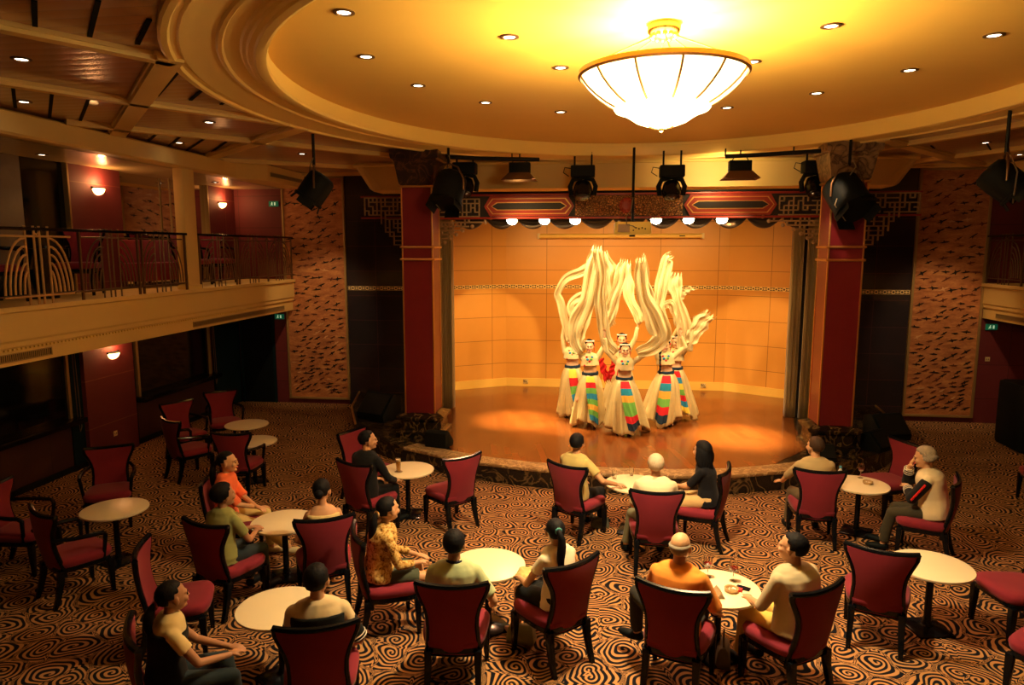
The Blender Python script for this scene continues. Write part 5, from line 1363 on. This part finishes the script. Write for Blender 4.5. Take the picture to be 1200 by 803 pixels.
def dancer(label,px,Yd,hands,pose,hem,stripes,apron_px,braid=False,seed=1,face=True,lift=False,yaw=0):
    x=aY(px,430,Yd).x; loc=V((x,Yd,.303)); rz=math.pi+R(pose.get('turn',0)); M0=Matrix.Translation(loc)@Matrix.Rotation(rz,4,'Z'); inv=M0.inverted()
    P=dict(fem=True,stand=True,skin='d',hair='braid' if braid else 'bun',lean=pose.get('lean',2),side=pose.get('side',0),yaw=yaw,pitch=pose.get('pitch',0),roll=pose.get('roll',0),face=face,seed=seed,hs=1.04,
       shirt=c('cream_crop_top',(.78,.62,.32)),shirt_name='crop_top',hem=.56,sleeve=1.85,leg=(.43,.43),arm=(.29,.26))
    for k,(u,v) in zip(('rh','lh'),hands):
        w=inv@aY(u,v,Yd-.05); P[k]=tuple(w); P[k+'_dir']=(0,0,1); P[k+'_palm']=(0,1,0); P[k+'_pole']=((1 if k=='rh' else -1)*1.0,-.1,-.6); P[k+'_curl']=.3
    if lift: P[lift]=pose['foot']; 
    g=person('dancer',label,loc,rz,P); root=g['root']; fr=g['fr']
    # skirt
    hx,hrx,hry=hem; hc=inv@aY(hx,490,Yd); hipc=fr(.12)[0]; rr,ff=V((1,0,0)),V((0,1,0))
    zh=.10
    def sk(az,t,grow=0):
        base=fr(.20)[0]; z=base.z*(1-t)+zh*t
        cx=base.x+(hc.x-base.x)*t**1.3; cy=base.y+(pose.get('hy',0))*t
        k=t**.75; rx=.135+(hrx-.135)*k+.04*math.sin(min(1,t*3)*1.57)*(1-t); ry=.105+(hry-.105)*k+.05*math.sin(min(1,t*3)*1.57)*(1-t)
        fold=1+(.03+.10*t)*math.sin(az*7+seed+t*2.2+math.sin(az*2+seed))+.07*t*math.sin(az*15+seed*2-t*1.2)+.04*math.sin(az*29+seed)*t
        return V((cx+math.cos(az)*(rx*fold+grow),cy+math.sin(az)*(ry*fold+grow),z+ (.07*t*t*math.sin(az*3+seed)+.03*t*t*math.sin(az*8+seed*3))))
    n=120; mb=MB(); rings=[[sk(2*math.pi*k/n,i/22) for k in range(n)] for i in range(23)]
    mb.loft(rings,True,False); o=mb.build('long_skirt',M['satin'],root,auto=180); s_=o.modifiers.new('s','SOLIDIFY'); s_.thickness=.006
    # waistband
    q=MB(); rings=[]
    for s in (.135,.16,.24,.27):
        p,r_,f_,u_=fr(s); g2=.016 if .14<s<.26 else .008
        rings.append([p+r_*math.cos(a)*(.140+g2)+f_*math.sin(a)*(.110+g2) for a in [2*math.pi*k/32 for k in range(32)]])
    q.loft(rings,True,True); q.build('waistband',STR['navy'],root)
    # striped apron panel in front of the skirt
    ax=math.pi/2; sh_=apron_px
    q=MB(); m=len(stripes)*4; wcol=7; rings=[]
    for i in range(m+1):
        t=.04+.88*i/m; w=.55-.20*t; ring=[]
        for j in range(wcol):
            az=ax+sh_*t+(j/(wcol-1)-.5)*w*1.6; p=sk(az,t,.0); cdir=V((math.cos(ax+sh_*t),math.sin(ax+sh_*t),0)); ring.append(p+cdir*(.035+.02*t))
        rings.append(ring)
    names=[]
    for i in range(m):
        q2=[rings[i],rings[i+1]]; si=i//4
        q.loft(q2,False,False,si)
    ap=q.build('striped_apron',[STR[k] for k in stripes],root,smooth=False); s_=ap.modifiers.new('s','SOLIDIFY'); s_.thickness=.008; s_.offset=1
    # neckline flowers
    h=g['h']
    q=[MB(),MB(),MB()]; rnd=random.Random(seed)
    for k,(sx,s,zf) in enumerate(((-.05,.95,1),(.05,.95,1),(-.035,.86,1),(.035,.86,1),(0,.77,1),(.04,.70,1),(-.05,.66,1),(.09,.60,1),(.0,.68,1))):
        p,r_,f_,u_=fr(s); wd=.10+.02*(s<.9); q[k%3].ell(p+r_*sx+f_*(.112 if s<.9 else .09),(.026,.014,.022),None,8,6)
    for mb_,m_ in zip(q,(STR['blue'],STR['red'],STR['green'])): mb_.build('bodice_flowers',m_,root)
    # headdress
    q=MB(); hs=1.04
    for k in range(13):
        a=math.pi*(k/12); q.ell(h@(V((.080*math.cos(a),-.022+.082*math.sin(a)*1.05,.094+.006*math.sin(a)))*hs),(.016,.015,.015),None,8,6)
    q.build('white_headband',c('white_flowers',(.85,.75,.62)),root)
    q=MB()
    for sx in (-1,1):
        q.ell(h@(V((sx*.090,.0,.03))*hs),(.012,.014,.02),None,8,6); q.tube([h@(V((sx*.09,0,-.01))*hs),h@(V((sx*.094,.0,-.05))*hs),h@(V((sx*.09,.0,-.10))*hs)],[.005,.007,.003],6)
    q.build('red_tassels',STR['red'],root)
    for sx,Hp,K,A,kk in g['legs']:
        q=MB(); q.ell(A+V((0,.065,-.052)),(.042,.125,.032),None,14,8); q.build('shoe',M['black'] if pose.get('shoe','b')=='b' else M['satin'],root)
    return root,M0
D={}
D[5]=dancer('dancer at the back left of the group, one arm looping silk overhead',671,13.65,((661,378),(676,372)),dict(lean=2,side=2),(671,.30,.28),['yellow','red','green','blue','gold'],.5,seed=2,yaw=-10)
D[6]=dancer('dancer at the back centre, half hidden, with red sashes',728,13.9,((707,366),(750,374)),dict(lean=2),(724,.36,.30),['red','teal','gold','green','red'],.2,seed=5)
D[4]=dancer('dancer at the back right of the group behind the braided dancer',791,13.7,((800,372),(812,384)),dict(lean=2,side=0),(797,.32,.28),['red','blue','yellow','green','red','blue','yellow'],.2,seed=3,yaw=10)
D[1]=dancer('dancer at the front left with striped apron and raised silk sleeves',692,12.9,((676,386),(710,388)),dict(lean=3,side=3,foot=(.30,-.28,.34)),(688,.31,.28),['yellow','red','green','blue','green','gold','green','blue'],.45,seed=4,yaw=6,lift='rf')
D[3]=dancer('dancer at the front right with a long black braid over her shoulder',781,13.2,((768,380),(797,392)),dict(lean=3,side=4),(773,.38,.33),['red','teal','gold','green','red','navy'],-.1,braid=True,seed=6,yaw=-8)
D[2]=dancer('front centre dancer in a wide cream skirt with arms spread',732,12.5,((708,394),(775,396)),dict(lean=4,side=0),(735,.39,.34),['red','teal','gold','green','green','red','navy'],.34,seed=7,yaw=4)
def rb(k,Y,pts,ws,seed=0,folds=2,dY=0,mat=None):
    root,M0=D[k]; return ribbon(root,M0,pts,ws,Y,mat or M['silk'],seed,folds,dY)
rb(1,12.80,[(683,412),(675,398),(679,378),(688,350),(695,313),(698,291)],[12,19,20,17,15,10],1,3)
rb(5,13.55,[(668,400),(663,385),(658,356),(653,343),(664,327),(684,317),(697,300)],[6,8,8,8,9,10,8],2)
rb(5,13.50,[(676,385),(672,370),(670,357),(681,347),(699,352),(708,362),(716,380)],[7,9,9,11,12,12,8],3)
rb(2,12.45,[(722,414),(712,402),(706,380),(704,350),(704,320),(701,293)],[9,13,12,11,12,10],4,3)
rb(1,12.85,[(709,398),(709,382),(718,358),(726,328),(731,307)],[10,13,13,13,9],5,3)
rb(1,12.90,[(718,362),(716,340),(713,318),(707,298)],[10,18,20,10],6,3)
rb(6,13.8,[(752,378),(746,366),(737,346),(735,325),(733,310)],[9,11,11,12,9],7)
rb(2,12.40,[(747,415),(763,407),(776,394),(768,376),(757,352),(751,325),(750,305)],[9,16,21,21,17,13,9],8,3)
rb(2,12.46,[(768,380),(763,355),(757,330),(755,301)],[12,10,8,4],9)
rb(3,12.95,[(779,398),(776,378),(771,360),(776,335),(781,305),(785,301)],[12,14,13,13,12,9],10,3)
rb(3,13.05,[(772,372),(776,360),(785,356),(791,366),(793,380)],[6,8,9,8,6],11)
rb(4,13.5,[(803,412),(803,396),(799,372),(793,350),(790,336),(792,322)],[13,19,14,10,17,12],12,3)
rb(4,13.6,[(792,352),(799,345),(806,340),(813,338)],[9,8,6,3],13)
rb(4,13.5,[(804,404),(813,392),(822,378),(831,368)],[9,15,17,14],14,3)
red=c('red_sash',(.65,.02,.02))
root,M0=D[6]
ribbon(root,M0,[(704,420),(707,432),(713,446)],[5,7,8],13.5,red,1,1).name='red_sash'
ribbon(root,M0,[(721,421),(718,431),(714,443)],[5,6,7],13.5,red,2,1).name='red_sash'
# ================================================================ LIGHT
scn.view_settings.view_transform='Standard'; scn.view_settings.look='None'; scn.view_settings.gamma=1; scn.view_settings.use_curve_mapping=False
scn.view_settings.exposure=0.40
w=bpy.data.worlds.new('world'); scn.world=w; w.use_nodes=True
w.node_tree.nodes['Background'].inputs[0].default_value=(.01,.03,.04,1); w.node_tree.nodes['Background'].inputs[1].default_value=.3
def light(kind,name,loc,e,c_,target=None,size=.1,angle=60,blend=.5,parent=None):
    l=bpy.data.lights.new(name,kind); l.energy=e; l.color=c_
    if kind!='AREA': l.shadow_soft_size=size
    else: l.size=size
    if kind=='SPOT': l.spot_size=R(angle); l.spot_blend=blend
    o=bpy.data.objects.new(name,l); col.objects.link(o); o.location=loc
    if target is not None: o.rotation_euler=(V(target)-V(loc)).to_track_quat('-Z','Y').to_euler()
    return o
light('POINT','chandelier_lamp',(.47,6.13,5.02),500,(1,.67,.20),size=.10)
light('SPOT','chandelier_down_fill',(.47,6.13,4.56),900,(1,.72,.37),(.47,6.3,0),size=.22,angle=128,blend=1.0)  # spot added under the bowl to brighten the centre of the room
light('POINT','chandelier_glow',(.47,6.13,4.52),110,(1,.72,.36),size=.25)
# stage lights hanging from the bar, aimed at the dancers and the planks
W=(1,.66,.26)
light('SPOT','stage_spot',(-2.5,12.0,4.75),330,W,(.3,13.4,1.5),.06,75)
light('SPOT','stage_spot',(-.32,12.4,4.55),260,(1,.74,.36),(.5,13.4,1.6),.06,80)
light('SPOT','stage_spot',(1.0,12.4,4.55),260,(1,.74,.36),(.7,13.4,1.6),.06,80)
light('SPOT','stage_spot',(3.1,12.0,4.75),330,W,(.6,13.4,1.5),.06,75)
light('SPOT','dancer_spot',(-2.2,11.1,4.7),420,(1,.76,.40),(.4,13.1,1.9),.06,44)
light('SPOT','dancer_spot',(2.9,11.1,4.7),420,(1,.76,.40),(.9,13.1,1.9),.06,44)
light('SPOT','pool_spot',(-.9,13.2,4.1),2300,(1,.78,.34),(-1.6,13.2,.3),.05,30,1)
light('SPOT','pool_spot',(2.0,13.2,4.1),2600,(1,.78,.34),(2.5,12.5,.3),.05,32,1)
for x in (-1.6,.3,2.3): light('SPOT','par_wash',(x,13.3,4.15),300,(1,.58,.18),(x*.9+.05,16.6,1.4),.10,110,.8)
light('SPOT','wall_spot',(-1.2,12.6,4.1),330,(1,.72,.28),(-2.75,16.3,1.3),.05,34,.3)
light('SPOT','wall_spot',(2.0,12.6,4.1),330,(1,.72,.28),(3.5,16.2,1.0),.05,38,.3)
# red-tinted spots added to imitate stage spill on the front rows
light('SPOT','front_row_wash',(-1.2,12.0,5.0),420,(1,.46,.22),(-.6,7.5,0),.12,80,.8)
light('SPOT','front_row_wash',(2.0,12.0,5.0),420,(1,.46,.22),(1.2,7.5,0),.12,80,.8)
light('SPOT','column_spot',(3.0,10.7,5.0),90,(1,.6,.3),(3.85,11.8,4.0),.05,30,.6)
light('SPOT','panel_fill',(-5.4,12.2,5.2),260,(1,.62,.28),(-6.5,15.4,1.9),.05,40,.7)  # this spot and the next are added to brighten the copper panels
light('SPOT','panel_fill',(6.0,12.3,5.2),260,(1,.62,.28),(7.0,15.4,1.6),.05,40,.7)

light('SPOT','pool_spot',(-2.9,13.3,4.2),2000,(1,.78,.34),(-.75,12.7,.3),.05,17,1)  # narrower pair of spots added to lengthen the floor pools
light('SPOT','pool_spot',(3.4,13.3,4.2),2000,(1,.78,.34),(1.75,12.1,.3),.05,17,1)
for x in (-1.5,2.0): light('SPOT','bulkhead_fill',(x,12.35,4.95),75,(1,.70,.30),(x*1.15,13.8,4.98),.08,150,1.0)  # fill added near the floods to brighten the cream bulkhead
bpy.data.scenes.remove(TS)
